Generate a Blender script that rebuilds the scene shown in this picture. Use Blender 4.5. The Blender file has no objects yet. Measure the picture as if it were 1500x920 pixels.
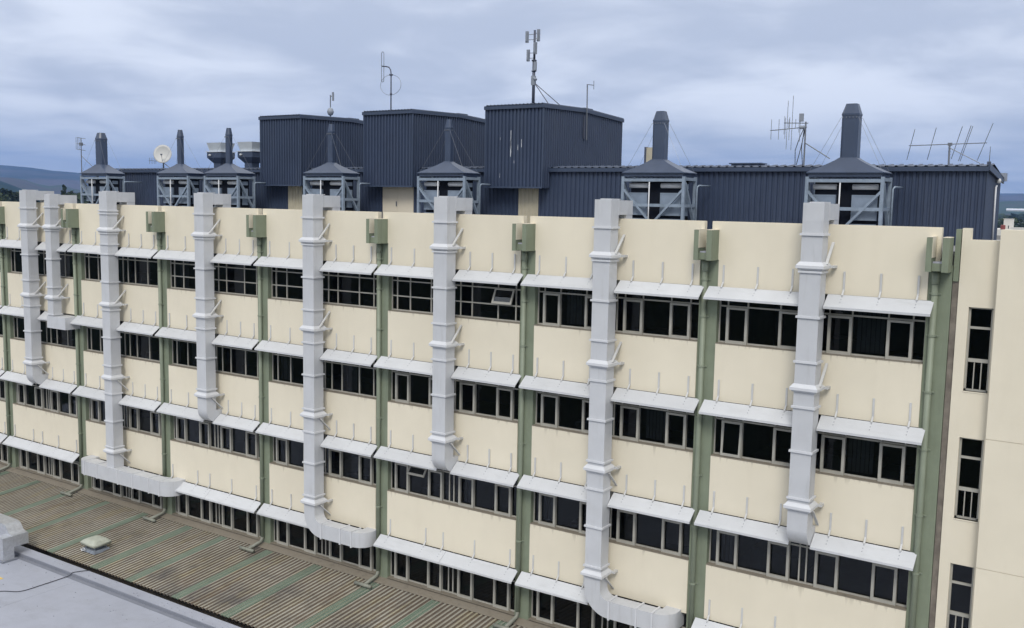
import bpy, math, random
from mathutils import Vector, Matrix
random.seed(7)
R = math.radians
scene = bpy.context.scene
col = scene.collection

# ------------------------------------------------------------------ helpers
class MB:
    """collects simple shapes and links them as ONE mesh object"""
    def __init__(s): s.v = []; s.f = []; s.mi = []; s.cur = 0
    def add(s, vs, fs):
        o = len(s.v); s.v += [tuple(p) for p in vs]
        for f in fs: s.f.append(tuple(i + o for i in f)); s.mi.append(s.cur)
    def box(s, x0, x1, y0, y1, z0, z1):
        s.add([(x0,y0,z0),(x1,y0,z0),(x1,y1,z0),(x0,y1,z0),(x0,y0,z1),(x1,y0,z1),(x1,y1,z1),(x0,y1,z1)],
              [(0,3,2,1),(4,5,6,7),(0,1,5,4),(1,2,6,5),(2,3,7,6),(3,0,4,7)]); return s
    def hexa(s, a, b):
        """two quads (lists of 4 points) joined"""
        s.add(list(a)+list(b), [(0,3,2,1),(4,5,6,7),(0,1,5,4),(1,2,6,5),(2,3,7,6),(3,0,4,7)]); return s
    def frustum(s, x0,x1,y0,y1,z0, X0,X1,Y0,Y1,z1):
        return s.hexa([(x0,y0,z0),(x1,y0,z0),(x1,y1,z0),(x0,y1,z0)], [(X0,Y0,z1),(X1,Y0,z1),(X1,Y1,z1),(X0,Y1,z1)])
    def bar(s, p, q, w, h=None, up=(0,0,1)):
        """square bar between two points"""
        h = w if h is None else h
        p = Vector(p); q = Vector(q); d = (q-p).normalized(); u = Vector(up)
        if abs(d.dot(u)) > .98: u = Vector((0,1,0))
        a = d.cross(u).normalized(); b = a.cross(d).normalized()
        A = [p+a*i*w/2+b*j*h/2 for i,j in ((-1,-1),(1,-1),(1,1),(-1,1))]
        B = [q+a*i*w/2+b*j*h/2 for i,j in ((-1,-1),(1,-1),(1,1),(-1,1))]
        s.add(A+B, [(0,1,2,3),(7,6,5,4),(4,5,1,0),(5,6,2,1),(6,7,3,2),(7,4,0,3)]); return s
    def tube(s, pts, r, n=8, cap=True):
        pts = [Vector(p) for p in pts]; o = len(s.v); rings = []
        rr = r if isinstance(r, (list, tuple)) else [r]*len(pts)
        prev = None
        for i, p in enumerate(pts):
            d = (pts[min(i+1,len(pts)-1)] - pts[max(i-1,0)]).normalized()
            if prev is None:
                u = Vector((0,0,1)) if abs(d.z) < .9 else Vector((0,1,0))
                a = d.cross(u).normalized()
            else:
                a = (prev - d*prev.dot(d)).normalized()
            prev = a; b = d.cross(a)
            rings.append([p + (a*math.cos(2*math.pi*k/n) + b*math.sin(2*math.pi*k/n))*rr[i] for k in range(n)])
        vs = [v for rg in rings for v in rg]; fs = []
        for i in range(len(pts)-1):
            for k in range(n):
                fs.append((i*n+k, i*n+(k+1)%n, (i+1)*n+(k+1)%n, (i+1)*n+k))
        if cap: fs.append(tuple(range(n-1,-1,-1))); fs.append(tuple((len(pts)-1)*n+k for k in range(n)))
        s.add(vs, fs); return s
    def arc(s, c, a, b, nrm, w0, w1, r0, r1, t0, t1, n=12, caps=True):
        """rectangular section swept round an axis through c"""
        c = Vector(c); a = Vector(a); b = Vector(b); nrm = Vector(nrm); vs = []; fs = []
        for i in range(n+1):
            t = t0+(t1-t0)*i/n; e = a*math.cos(t)+b*math.sin(t)
            vs += [c+e*r0+nrm*w0, c+e*r1+nrm*w0, c+e*r1+nrm*w1, c+e*r0+nrm*w1]
        for i in range(n):
            for k in range(4): fs.append((i*4+k, i*4+(k+1)%4, (i+1)*4+(k+1)%4, (i+1)*4+k))
        if caps: fs.append((3,2,1,0)); fs.append(tuple(n*4+k for k in range(4)))
        s.add(vs, fs); return s
    def ring(s, x0,x1,y0,y1,z0,z1,t):
        """flange: a box collar standing proud by t on all four sides"""
        return s.box(x0-t,x1+t,y0-t,y1+t,z0,z1)
    def lathe(s, prof, cx, cy, n=24, zf=0):
        vs=[];fs=[]
        for r,z in prof:
            for k in range(n): vs.append((cx+r*math.cos(2*math.pi*k/n), cy+r*math.sin(2*math.pi*k/n), z))
        for i in range(len(prof)-1):
            for k in range(n): fs.append((i*n+k, i*n+(k+1)%n, (i+1)*n+(k+1)%n, (i+1)*n+k))
        fs.append(tuple(range(n-1,-1,-1))); fs.append(tuple((len(prof)-1)*n+k for k in range(n)))
        s.add(vs,fs); return s
    def corr(s, p0, p1, z0, z1, nrm, pitch=.19, d=.03, top=None, top1=None, crest=.45):
        """trapezoid-ribbed upright sheet from p0 to p1 (xy), outward normal nrm; optional sloping top"""
        p0 = Vector((p0[0],p0[1],0)); p1 = Vector((p1[0],p1[1],0)); L = (p1-p0).length; u = (p1-p0)/L
        nrm = Vector((nrm[0],nrm[1],0)); n = max(1,round(L/pitch)); pt = L/n; prof = []
        for i in range(n):
            for a,o in ((0,0),(crest,0),(crest+.12,-d),(.88,-d)): prof.append(((i+a)*pt,o))
        prof.append((L,0)); vs=[]; fs=[]
        for t,o in prof:
            q = p0+u*t+nrm*o; zt = z1 if top is None else top(t/L)
            vs += [(q.x,q.y,z0),(q.x,q.y,zt)]
        for i in range(len(prof)-1): fs.append((2*i,2*i+2,2*i+3,2*i+1))
        s.add(vs,fs); return s
    def build(s, name, m, parent=None, smooth=False):
        off = Vector((0,0,0)); p = parent
        while p is not None: off += p.location; p = p.parent
        me = bpy.data.meshes.new(name)
        me.from_pydata([(x-off.x,y-off.y,z-off.z) for x,y,z in s.v], [], s.f)
        ms = m if isinstance(m,(list,tuple)) else [m]
        for q in ms: me.materials.append(q)
        if len(ms) > 1: me.polygons.foreach_set('material_index', s.mi)
        if smooth: me.polygons.foreach_set('use_smooth', [True]*len(s.f))
        me.update(); me.validate()
        o = bpy.data.objects.new(name, me); col.objects.link(o)
        if parent is not None: o.parent = parent
        return o

def tag(o, label=None, cat=None, group=None, kind=None):
    if label: o['label'] = label
    if cat: o['category'] = cat
    if group: o['group'] = group
    if kind: o['kind'] = kind
    return o
def thing(name, label, cat, loc=(0,0,0), group=None):
    o = bpy.data.objects.new(name, None); col.objects.link(o); o.location = loc
    o.empty_display_size = .2
    return tag(o, label, cat, group)
def copy_tree(o, parent=None):
    c = o.copy(); col.objects.link(c)
    if parent is not None: c.parent = parent
    for ch in list(o.children): copy_tree(ch, c)
    return c

# ------------------------------------------------------------------ materials
def mat(name, colr, rough=.6, metal=0., var=.12, scale=1.5, dirt=None, dirt_amt=0., dirt_scale=(1,1,1), dirt_lo=.5, dirt_hi=.75, bump=0., bscale=40., spec=.5):
    m = bpy.data.materials.new(name); m.use_nodes = True
    nt = m.node_tree; N = nt.nodes; L = nt.links; b = N['Principled BSDF']
    tc = N.new('ShaderNodeTexCoord'); ns = N.new('ShaderNodeTexNoise')
    geo = N.new('ShaderNodeNewGeometry')
    ns.inputs['Scale'].default_value = scale; ns.inputs['Detail'].default_value = 6; ns.inputs['Roughness'].default_value = .65
    L.new(geo.outputs['Position'], ns.inputs['Vector'])
    mr = N.new('ShaderNodeMapRange'); mr.inputs[1].default_value=.3; mr.inputs[2].default_value=.7
    mr.inputs[3].default_value = 1-var; mr.inputs[4].default_value = 1+var
    L.new(ns.outputs['Fac'], mr.inputs[0])
    mx = N.new('ShaderNodeMix'); mx.data_type='RGBA'; mx.blend_type='MULTIPLY'; mx.inputs[0].default_value=1
    mx.inputs[6].default_value = (*colr,1); L.new(mr.outputs[0], mx.inputs[7]); out = mx.outputs[2]
    if dirt is not None:
        mp = N.new('ShaderNodeMapping'); mp.inputs['Scale'].default_value = dirt_scale
        L.new(geo.outputs['Position'], mp.inputs['Vector'])
        n2 = N.new('ShaderNodeTexNoise'); n2.inputs['Scale'].default_value=1; n2.inputs['Detail'].default_value=8; n2.inputs['Roughness'].default_value=.7
        L.new(mp.outputs[0], n2.inputs['Vector'])
        r2 = N.new('ShaderNodeMapRange'); r2.inputs[1].default_value=dirt_lo; r2.inputs[2].default_value=dirt_hi; r2.inputs[4].default_value=dirt_amt
        L.new(n2.outputs['Fac'], r2.inputs[0])
        m2 = N.new('ShaderNodeMix'); m2.data_type='RGBA'; L.new(r2.outputs[0], m2.inputs[0])
        L.new(out, m2.inputs[6]); m2.inputs[7].default_value=(*dirt,1); out = m2.outputs[2]
    L.new(out, b.inputs['Base Color'])
    b.inputs['Roughness'].default_value = rough; b.inputs['Metallic'].default_value = metal
    b.inputs['Specular IOR Level'].default_value = spec
    if bump:
        n3 = N.new('ShaderNodeTexNoise'); n3.inputs['Scale'].default_value=bscale; n3.inputs['Detail'].default_value=4
        L.new(geo.outputs['Position'], n3.inputs['Vector'])
        bp = N.new('ShaderNodeBump'); bp.inputs['Strength'].default_value=bump; bp.inputs['Distance'].default_value=.02
        L.new(n3.outputs['Fac'], bp.inputs['Height']); L.new(bp.outputs[0], b.inputs['Normal'])
    m['out'] = 1
    return m

M = {}
M['cream']  = mat('cream_paint', (.71,.65,.52), .8, var=.04, scale=.5, dirt=(.60,.53,.41), dirt_amt=.25, dirt_scale=(1.6,1.6,.22), dirt_lo=.52, dirt_hi=.8, bump=.12, bscale=30, spec=.25)
M['green']  = mat('green_paint', (.198,.228,.162), .75, var=.10, scale=1.2, dirt=(.15,.165,.12), dirt_amt=.7, dirt_scale=(5,5,.5), dirt_lo=.5, dirt_hi=.75, spec=.3)
M['pipe']   = mat('green_pipe_paint', (.22,.25,.185), .5, var=.08, spec=.4)
M['duct']   = mat('pale_grey_duct_paint', (.51,.52,.54), .45, var=.05, scale=1.4, dirt=(.36,.36,.355), dirt_amt=.6, dirt_scale=(5,5,.6), dirt_lo=.54, dirt_hi=.8, spec=.4)
M['flange'] = mat('duct_joint_painted_highlight', (.58,.59,.61), .45, var=.05)  # sky highlight on flanges and collars put into a paler base colour
M['awning'] = mat('white_grey_sheet_paint', (.535,.545,.56), .5, var=.05, scale=1.2, dirt=(.40,.41,.40), dirt_amt=.5, dirt_scale=(1.5,6,6), dirt_lo=.52, dirt_hi=.8, spec=.4)
M['strap']  = mat('galvanised_strap', (.52,.52,.51), .55, metal=.0, var=.1)
M['frame']  = mat('beige_aluminium', (.36,.348,.305), .5, var=.1, scale=3)
M['sill']   = mat('weathered_sill', (.235,.205,.16), .85, var=.3, scale=3, dirt=(.09,.075,.055), dirt_amt=.7, dirt_scale=(3,3,3), dirt_lo=.45, dirt_hi=.7)
M['navy']   = mat('dark_navy_cladding', (.033,.048,.088), .5, var=.10, scale=.8, dirt=(.07,.085,.12), dirt_amt=.4, dirt_scale=(1.2,1.2,.3), dirt_lo=.5, dirt_hi=.8, spec=.45)
M['navy2']  = mat('dark_navy_trim', (.040,.057,.098), .45, var=.08)
M['hood']   = mat('slate_blue_paint', (.043,.061,.105), .36, var=.10, scale=2, dirt=(.09,.11,.15), dirt_amt=.35, dirt_scale=(2,2,.8), dirt_lo=.5, dirt_hi=.8, spec=.5)
M['galv']   = mat('galvanised_steel', (.25,.305,.375), .45, metal=.25, var=.18, scale=5)
M['filt']   = mat('grey_filter_panel', (.20,.245,.31), .35, var=.15, scale=2.5)
M['drum']   = mat('white_drum', (.62,.63,.65), .4, var=.06)
M['black']  = mat('black_inner', (.010,.012,.018), .9, var=.1, spec=.08)
M['tray']   = mat('lead_tray', (.36,.37,.42), .5, var=.15, scale=5)
M['concrete'] = mat('stained_concrete', (.19,.165,.135), .9, var=.3, scale=2.5, dirt=(.07,.055,.045), dirt_amt=.7, dirt_scale=(3,3,1), dirt_lo=.45, dirt_hi=.7, bump=.2)
M['door']   = mat('cream_door_paint', (.62,.56,.45), .6, var=.05)
M['creamsheet'] = mat('cream_ribbed_sheet', (.44,.40,.30), .6, var=.12)
M['roofdeck'] = mat('roof_deck', (.22,.22,.22), .9, var=.2)
M['silver'] = mat('silver_foil_duct', (.60,.61,.63), .38, metal=.75, var=.15, scale=7, bump=.22, bscale=11)
M['silverwhite'] = mat('bright_galvanised_cone', (.62,.66,.70), .35, metal=.35, var=.08)
M['metal']  = mat('antenna_metal', (.17,.185,.215), .45, metal=.4, var=.1)
M['darkmetal'] = mat('dark_mast_metal', (.075,.085,.12), .5, metal=.3, var=.1)
M['antgrey'] = mat('antenna_panel_grey', (.24,.265,.31), .5, var=.08)
M['dish']   = mat('dish_white', (.47,.47,.455), .45, var=.05, scale=3)
M['cable']  = mat('black_cable', (.02,.022,.03), .5)
M['vent']   = mat('faded_green_grey_plastic', (.36,.375,.31), .55, var=.12, scale=5)
M['ventbase'] = mat('blue_grey_flashing', (.20,.225,.26), .5, var=.3, scale=8)
M['yellow'] = mat('yellow_paint', (.70,.50,.10), .6)
M['peel']   = mat('bare_peeled_patch', (.55,.57,.60), .6)
M['strip']  = mat('green_grp_strip', (.155,.20,.15), .6, var=.12, scale=1.2, dirt=(.10,.125,.09), dirt_amt=.6, dirt_scale=(2,.6,2), dirt_lo=.5, dirt_hi=.75)
M['membrane'] = mat('blue_grey_membrane', (.335,.35,.405), .45, var=.08, scale=.5, dirt=(.25,.255,.285), dirt_amt=.6, dirt_scale=(.7,1.1,1), dirt_lo=.5, dirt_hi=.74, bump=.05, bscale=6)
M['kerbface'] = mat('shade_grey_upstand', (.185,.195,.225), .6, var=.08)  # kerb side gets less light; that shade is put into this darker grey
M['gutter'] = mat('shade_black_gutter', (.035,.033,.03), .9, var=.4, scale=4)  # near-black stands in for the shade in the gap between the roofs
M['interior'] = mat('dim_room', (.10,.10,.10), .9, var=.2)
M['blind']  = mat('vertical_blind', (.19,.195,.2), .9, var=.15, scale=3)
M['bark']   = mat('bark', (.07,.055,.04), .9, var=.2)
M['white_wall'] = mat('white_wall', (.6,.58,.54), .8, var=.06)
M['redroof'] = mat('red_painted_metal', (.20,.05,.05), .6)
M['lamp'] = mat('pale_lamp_glass', (.55,.56,.57), .3)

def streak_panel():
    """cream render with dirty run marks hanging from the top edge of every spandrel"""
    m = mat('cream_panel_streaked', (.71,.65,.52), .8, var=.04, scale=.5, dirt=(.60,.53,.41), dirt_amt=.25, dirt_scale=(1.6,1.6,.22), dirt_lo=.52, dirt_hi=.8, bump=.12, bscale=30, spec=.25)
    nt=m.node_tree; N=nt.nodes; L=nt.links; b=N['Principled BSDF']
    src=b.inputs['Base Color'].links[0].from_socket
    geo=N.new('ShaderNodeNewGeometry'); sp=N.new('ShaderNodeSeparateXYZ'); L.new(geo.outputs['Position'],sp.inputs[0])
    # distance below the sill: sills stand at z = 0, -3.4, -6.8
    md=N.new('ShaderNodeMath'); md.operation='MULTIPLY'; md.inputs[1].default_value=-1/3.4; L.new(sp.outputs['Z'],md.inputs[0])
    fr=N.new('ShaderNodeMath'); fr.operation='FRACT'; L.new(md.outputs[0],fr.inputs[0])
    mp=N.new('ShaderNodeMapping'); mp.inputs['Scale'].default_value=(6.5,0,.35); L.new(geo.outputs['Position'],mp.inputs['Vector'])
    n=N.new('ShaderNodeTexNoise'); n.inputs['Scale'].default_value=1; n.inputs['Detail'].default_value=3; L.new(mp.outputs[0],n.inputs['Vector'])
    ln=N.new('ShaderNodeMapRange'); ln.inputs[1].default_value=.52; ln.inputs[2].default_value=.80; ln.inputs[3].default_value=.004; ln.inputs[4].default_value=.16; L.new(n.outputs['Fac'],ln.inputs[0])
    dv=N.new('ShaderNodeMath'); dv.operation='DIVIDE'; L.new(fr.outputs[0],dv.inputs[0]); L.new(ln.outputs[0],dv.inputs[1])
    fd=N.new('ShaderNodeMapRange'); fd.inputs[1].default_value=0; fd.inputs[2].default_value=1; fd.inputs[3].default_value=.36; fd.inputs[4].default_value=0; L.new(dv.outputs[0],fd.inputs[0])
    mx=N.new('ShaderNodeMix'); mx.data_type='RGBA'; L.new(fd.outputs[0],mx.inputs[0]); L.new(src,mx.inputs[6]); mx.inputs[7].default_value=(.22,.18,.13,1)
    L.new(mx.outputs[2],b.inputs['Base Color']); return m
M['spandrel'] = streak_panel()
def panel_tone(m,amt):
    nt=m.node_tree; N=nt.nodes; L=nt.links; b=N['Principled BSDF']; src=b.inputs['Base Color'].links[0].from_socket
    oi=N.new('ShaderNodeObjectInfo'); mr=N.new('ShaderNodeMapRange'); mr.inputs[3].default_value=1-amt; mr.inputs[4].default_value=1+amt; L.new(oi.outputs['Random'],mr.inputs[0])
    mx=N.new('ShaderNodeMix'); mx.data_type='RGBA'; mx.blend_type='MULTIPLY'; mx.inputs[0].default_value=1; L.new(src,mx.inputs[6]); L.new(mr.outputs[0],mx.inputs[7]); L.new(mx.outputs[2],b.inputs['Base Color'])
panel_tone(M['spandrel'],.025); panel_tone(M['cream'],.02); panel_tone(M['awning'],.05); panel_tone(M['duct'],.03)

def glass():
    m=bpy.data.materials.new('tinted_window_glass'); m.use_nodes=True; nt=m.node_tree; N=nt.nodes; L=nt.links; N.clear()
    o=N.new('ShaderNodeOutputMaterial'); mx=N.new('ShaderNodeMixShader'); fr=N.new('ShaderNodeFresnel'); fr.inputs[0].default_value=1.42
    t=N.new('ShaderNodeBsdfTransparent'); t.inputs[0].default_value=(.27,.29,.31,1)
    g=N.new('ShaderNodeBsdfGlossy'); g.inputs['Roughness'].default_value=.03; g.inputs['Color'].default_value=(.9,.95,1,1)
    geo=N.new('ShaderNodeNewGeometry'); ns=N.new('ShaderNodeTexNoise'); ns.inputs['Scale'].default_value=1.3; L.new(geo.outputs['Position'],ns.inputs['Vector'])
    bp=N.new('ShaderNodeBump'); bp.inputs['Strength'].default_value=.05; bp.inputs['Distance'].default_value=.05; L.new(ns.outputs['Fac'],bp.inputs['Height']); L.new(bp.outputs[0],g.inputs['Normal'])
    L.new(fr.outputs[0],mx.inputs[0]); L.new(t.outputs[0],mx.inputs[1]); L.new(g.outputs[0],mx.inputs[2]); L.new(mx.outputs[0],o.inputs[0]); return m
M['glass']=glass()

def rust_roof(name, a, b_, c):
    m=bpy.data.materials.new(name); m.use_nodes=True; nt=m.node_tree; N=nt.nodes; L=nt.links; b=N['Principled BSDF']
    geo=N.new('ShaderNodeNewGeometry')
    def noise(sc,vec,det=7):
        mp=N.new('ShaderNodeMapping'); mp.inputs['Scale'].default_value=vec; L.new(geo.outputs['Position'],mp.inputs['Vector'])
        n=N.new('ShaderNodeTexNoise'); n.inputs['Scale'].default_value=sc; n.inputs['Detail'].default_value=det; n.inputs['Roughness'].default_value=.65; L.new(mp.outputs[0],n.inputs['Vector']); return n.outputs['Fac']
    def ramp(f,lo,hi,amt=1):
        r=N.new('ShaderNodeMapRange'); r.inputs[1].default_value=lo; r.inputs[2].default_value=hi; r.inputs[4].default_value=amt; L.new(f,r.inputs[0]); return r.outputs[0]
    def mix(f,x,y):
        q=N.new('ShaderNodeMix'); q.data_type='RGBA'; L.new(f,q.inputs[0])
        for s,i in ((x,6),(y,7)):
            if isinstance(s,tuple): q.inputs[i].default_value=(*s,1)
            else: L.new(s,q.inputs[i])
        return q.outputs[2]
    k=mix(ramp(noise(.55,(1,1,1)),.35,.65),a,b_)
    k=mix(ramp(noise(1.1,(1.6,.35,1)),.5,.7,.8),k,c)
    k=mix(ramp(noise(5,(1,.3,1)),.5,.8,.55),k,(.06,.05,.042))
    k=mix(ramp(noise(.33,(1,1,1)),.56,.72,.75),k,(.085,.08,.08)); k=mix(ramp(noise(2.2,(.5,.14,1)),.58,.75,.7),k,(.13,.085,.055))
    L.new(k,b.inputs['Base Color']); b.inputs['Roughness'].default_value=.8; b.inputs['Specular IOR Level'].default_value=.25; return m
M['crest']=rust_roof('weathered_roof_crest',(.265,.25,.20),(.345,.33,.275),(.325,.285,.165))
M['valley']=rust_roof('brown_roof_valley',(.125,.10,.078),(.165,.135,.105),(.16,.12,.07))  # valley faces take a darker brown than the crests

def foliage(name,a,b_):
    m=bpy.data.materials.new(name); m.use_nodes=True; nt=m.node_tree; N=nt.nodes; L=nt.links; b=N['Principled BSDF']
    geo=N.new('ShaderNodeNewGeometry'); n=N.new('ShaderNodeTexNoise'); n.inputs['Scale'].default_value=.5; n.inputs['Detail'].default_value=6; L.new(geo.outputs['Position'],n.inputs['Vector'])
    q=N.new('ShaderNodeMix'); q.data_type='RGBA'; r=N.new('ShaderNodeMapRange'); r.inputs[1].default_value=.35; r.inputs[2].default_value=.65; L.new(n.outputs['Fac'],r.inputs[0]); L.new(r.outputs[0],q.inputs[0])
    q.inputs[6].default_value=(*a,1); q.inputs[7].default_value=(*b_,1); L.new(q.outputs[2],b.inputs['Base Color']); b.inputs['Roughness'].default_value=.8; b.inputs['Specular IOR Level'].default_value=.2; return m
M['leaf']=foliage('dark_foliage',(.022,.034,.018),(.05,.07,.03))
M['leaf2']=foliage('mid_foliage',(.035,.06,.02),(.075,.105,.04))

def land(name,cols,scale):
    m=bpy.data.materials.new(name); m.use_nodes=True; nt=m.node_tree; N=nt.nodes; L=nt.links; b=N['Principled BSDF']
    geo=N.new('ShaderNodeNewGeometry'); n=N.new('ShaderNodeTexNoise'); n.inputs['Scale'].default_value=scale; n.inputs['Detail'].default_value=9; n.inputs['Roughness'].default_value=.6; L.new(geo.outputs['Position'],n.inputs['Vector'])
    cr=N.new('ShaderNodeValToRGB'); e=cr.color_ramp.elements
    while len(e)<len(cols): e.new(.5)
    for i,c in enumerate(cols): e[i].position=.3+.4*i/(len(cols)-1); e[i].color=(*c,1)
    L.new(n.outputs['Fac'],cr.inputs[0]); L.new(cr.outputs[0],b.inputs['Base Color']); b.inputs['Roughness'].default_value=1; b.inputs['Specular IOR Level'].default_value=0; return m
M['ground']=land('plain_ground',[(.022,.03,.02),(.035,.045,.03),(.06,.07,.045),(.03,.036,.028)],.006)
M['hill']=land('far_hill',[(.02,.03,.03),(.035,.045,.04),(.09,.075,.07),(.04,.055,.04)],.0022)
M['foothill']=land('farmed_foothill',[(.03,.05,.03),(.075,.065,.062),(.05,.075,.04),(.085,.075,.07)],.004)
M['midhill']=land('near_hill',[(.012,.022,.018),(.025,.04,.025),(.05,.065,.035)],.006)

# ------------------------------------------------------------------ dimensions
W=6.364; FL=3.4; ROWS=4; HEAD=1.66; PAR=3.56; G=.29; BAYS=range(0,8)
def bx0(k): return (k-8)*W           # left column axis of bay k
YD0,YD1=-.8,-.3                      # duct front / back
DX={1:-41.5,2:-35.10,3:-28.60,4:-22.36,5:-16.07,6:-9.83,7:-3.42}; DW=.57
ROWN=['top','second','third','bottom']

# ------------------------------------------------------------------ office building
B=thing('office_building','long cream office building with green columns and four rows of dark windows','building',(-22,0,-17))
COLX=[bx0(k) for k in range(1,8)]+[0.0]
for k in BAYS:
    a=bx0(k)+G; b=bx0(k+1)-G
    for r in range(ROWS):
        zt=-FL*r-.001
        if r<3:
            MB().box(a,b,0,.30,-FL*(r+1)+HEAD,zt-.03).build('spandrel_panel',M['spandrel'],B)
        else:
            MB().box(a,b,0.06,.30,-17,zt-.03).build('base_wall',M['concrete'],B)
    # parapet panel: stands wider at its top, with a gap at every column
    mb=MB(); ra=bx0(k)+.05; rb=bx0(k+1)-.20
    if k==7: rb=-.03
    mb.box(a,b,0,.2,HEAD,2.45); mb.box(ra,rb,0,.2,2.45,PAR)
    mb.box(ra+.004,rb-.004,.004,.196,PAR,PAR+.012)
    mb.build('parapet_panel',M['cream'],B)
for i,x in enumerate(COLX):
    mb=MB(); mb.box(x-G+.002,x+G-.002,.03,.36,-17,2.6)
    if i==7: mb.box(.31,.44,-.0,.36,2.2,PAR-.02)
    mb.build('column',M['green'],B)
MB().box(.30,.455,.05,.34,-17,2.2).build('joint_strip',M['concrete'],B)
# dim rooms behind the glass
mb=MB()
for r in range(ROWS):
    z0=-FL*r-.95; z1=-FL*r+HEAD+.12
    mb.add([(-51.5,.37,z0),(0,.37,z0),(0,6,z0),(-51.5,6,z0),(-51.5,.37,z1),(0,.37,z1),(0,6,z1),(-51.5,6,z1)],[(0,1,2,3),(7,6,5,4),(2,6,7,3),(1,5,6,2),(0,3,7,4)])
    for k in range(0,8): mb.box(bx0(k)-.06,bx0(k)+.06,.38,5.99,z0+.01,z1-.01)
    for k in BAYS:
        for q in range(2):
            x=bx0(k)+.7+random.random()*4.5; mb.box(x,x+.9+random.random(),1.2,2,z0+.01,z0+.8+random.random()*.5)
mb.build('room_interior',M['interior'],B)
mb=MB(); mb.box(-51.5,.3,.215,.36,2.45,2.9); mb.box(-51.5,.3,.37,14,2.6,2.95); mb.box(-51.5,.3,13.7,14,2.95,3.1); mb.box(-51.5,.3,6.1,14,-17,2.59); mb.box(-51.5,.3,.37,6.09,-17,-11.3)
for r in range(ROWS): mb.box(-51.5,.28,.302,.368,-FL*r-FL+HEAD+.13,-FL*r-.96)
mb.build('roof_slab',M['roofdeck'],B)

# windows: one prototype per kind, copied along the rows
MUL=[.56,1.17,2.14,2.75,3.05,3.25,3.53,4.15,5.11,5.74]
CAS=[(.56,1.17),(2.14,2.75),(3.53,4.15),(5.11,5.74)]
T=.045
def casement(x0,x1,parent,W0,z0=-.012,z1=1.055):
    c=MB(); t=.058; y0,y1=.13,.207
    c.box(W0+x0-.02,W0+x0+t,y0,y1,z0,z1); c.box(W0+x1-t,W0+x1+.02,y0,y1,z0,z1)
    c.box(W0+x0+t,W0+x1-t,y0,y1,z1-t,z1); c.box(W0+x0+t,W0+x1-t,y0,y1,z0,z0+.085)
    return c.build('casement',M['frame'],parent)
def make_window(kind,k,r):
    W0=bx0(k); z=-FL*r
    w=bpy.data.objects.new('window',None)
    f=MB(); x0,x1=W0+G,W0+W-G; zb,zt=-.013,HEAD
    f.box(x0,x1,.21,.275,zb,zb+T); f.box(x0,x1,.21,.275,zt-T,zt)
    f.box(x0,x0+.04,.21,.275,zb+T,zt-T); f.box(x1-.04,x1,.21,.275,zb+T,zt-T)
    ms=MUL if kind=='casement' else ([.62,1.35,2.35,3.25,3.62,4.15,5.05,5.78] if kind=='plain' else [.56,1.17,2.14,2.75,3.05,3.45,3.95,5.05,5.78])
    for m_ in ms: f.box(W0+m_-.02,W0+m_+.02,.208,.277,zb+T,zt-T)
    f.box(x0+.04,x1-.04,.215,.27,1.06,1.105)
    if kind=='barred': f.box(x0+.04,x1-.04,.215,.27,.50,.545)
    o=f.build('window',M['frame'],B)
    pm=MB(); ed=[x0+.02-W0]+list(ms)+[x1-.02-W0]; rg=random.Random(len(ms)*7+k)
    for a_,b_ in zip(ed[:-1],ed[1:]):
        for za,zc in ((zb+.02,1.08),(1.08,zt-.02)):
            tx=rg.uniform(-.006,.006); tz=rg.uniform(-.005,.005)
            pm.add([(W0+a_,.243-tx-tz,za),(W0+b_,.243+tx-tz,za),(W0+b_,.243+tx+tz,zc),(W0+a_,.243-tx+tz,zc)],[(0,1,2,3)])
    pm.build('pane',M['glass'],o)
    MB().box(x0,x1,-.012,.209,-.031,-.014).build('sill',M['sill'],o)
    if kind=='casement':
        for c in CAS: casement(*c,o,W0)
    return o
PROTO={}
def window(kind,k,r):
    if kind not in PROTO:
        PROTO[kind]=(make_window(kind,0,0),k,r); o=PROTO[kind][0]
        PROTO[kind+'_loc']=o.location.copy()
    else:
        o=copy_tree(PROTO[kind][0],B)
    base=PROTO[kind+'_loc']
    o.location=(base.x+k*W,base.y,base.z-FL*r)
    return o
# the prototype meshes were written relative to the building, at bay 0 of the top row
for r in range(ROWS):
    for k in BAYS:
        kind='casement'
        if r==0 and k in (3,4,5): kind='barred'
        elif (r==0 and k<=2) or (r==1 and k<=4): kind='plain'
        window(kind,k,r)
wins={}
for o in B.children:
    if o.name.startswith('window'):
        k=round(o.location.x/W); r=round(-o.location.z/FL); wins[(k,r)]=o
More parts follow.
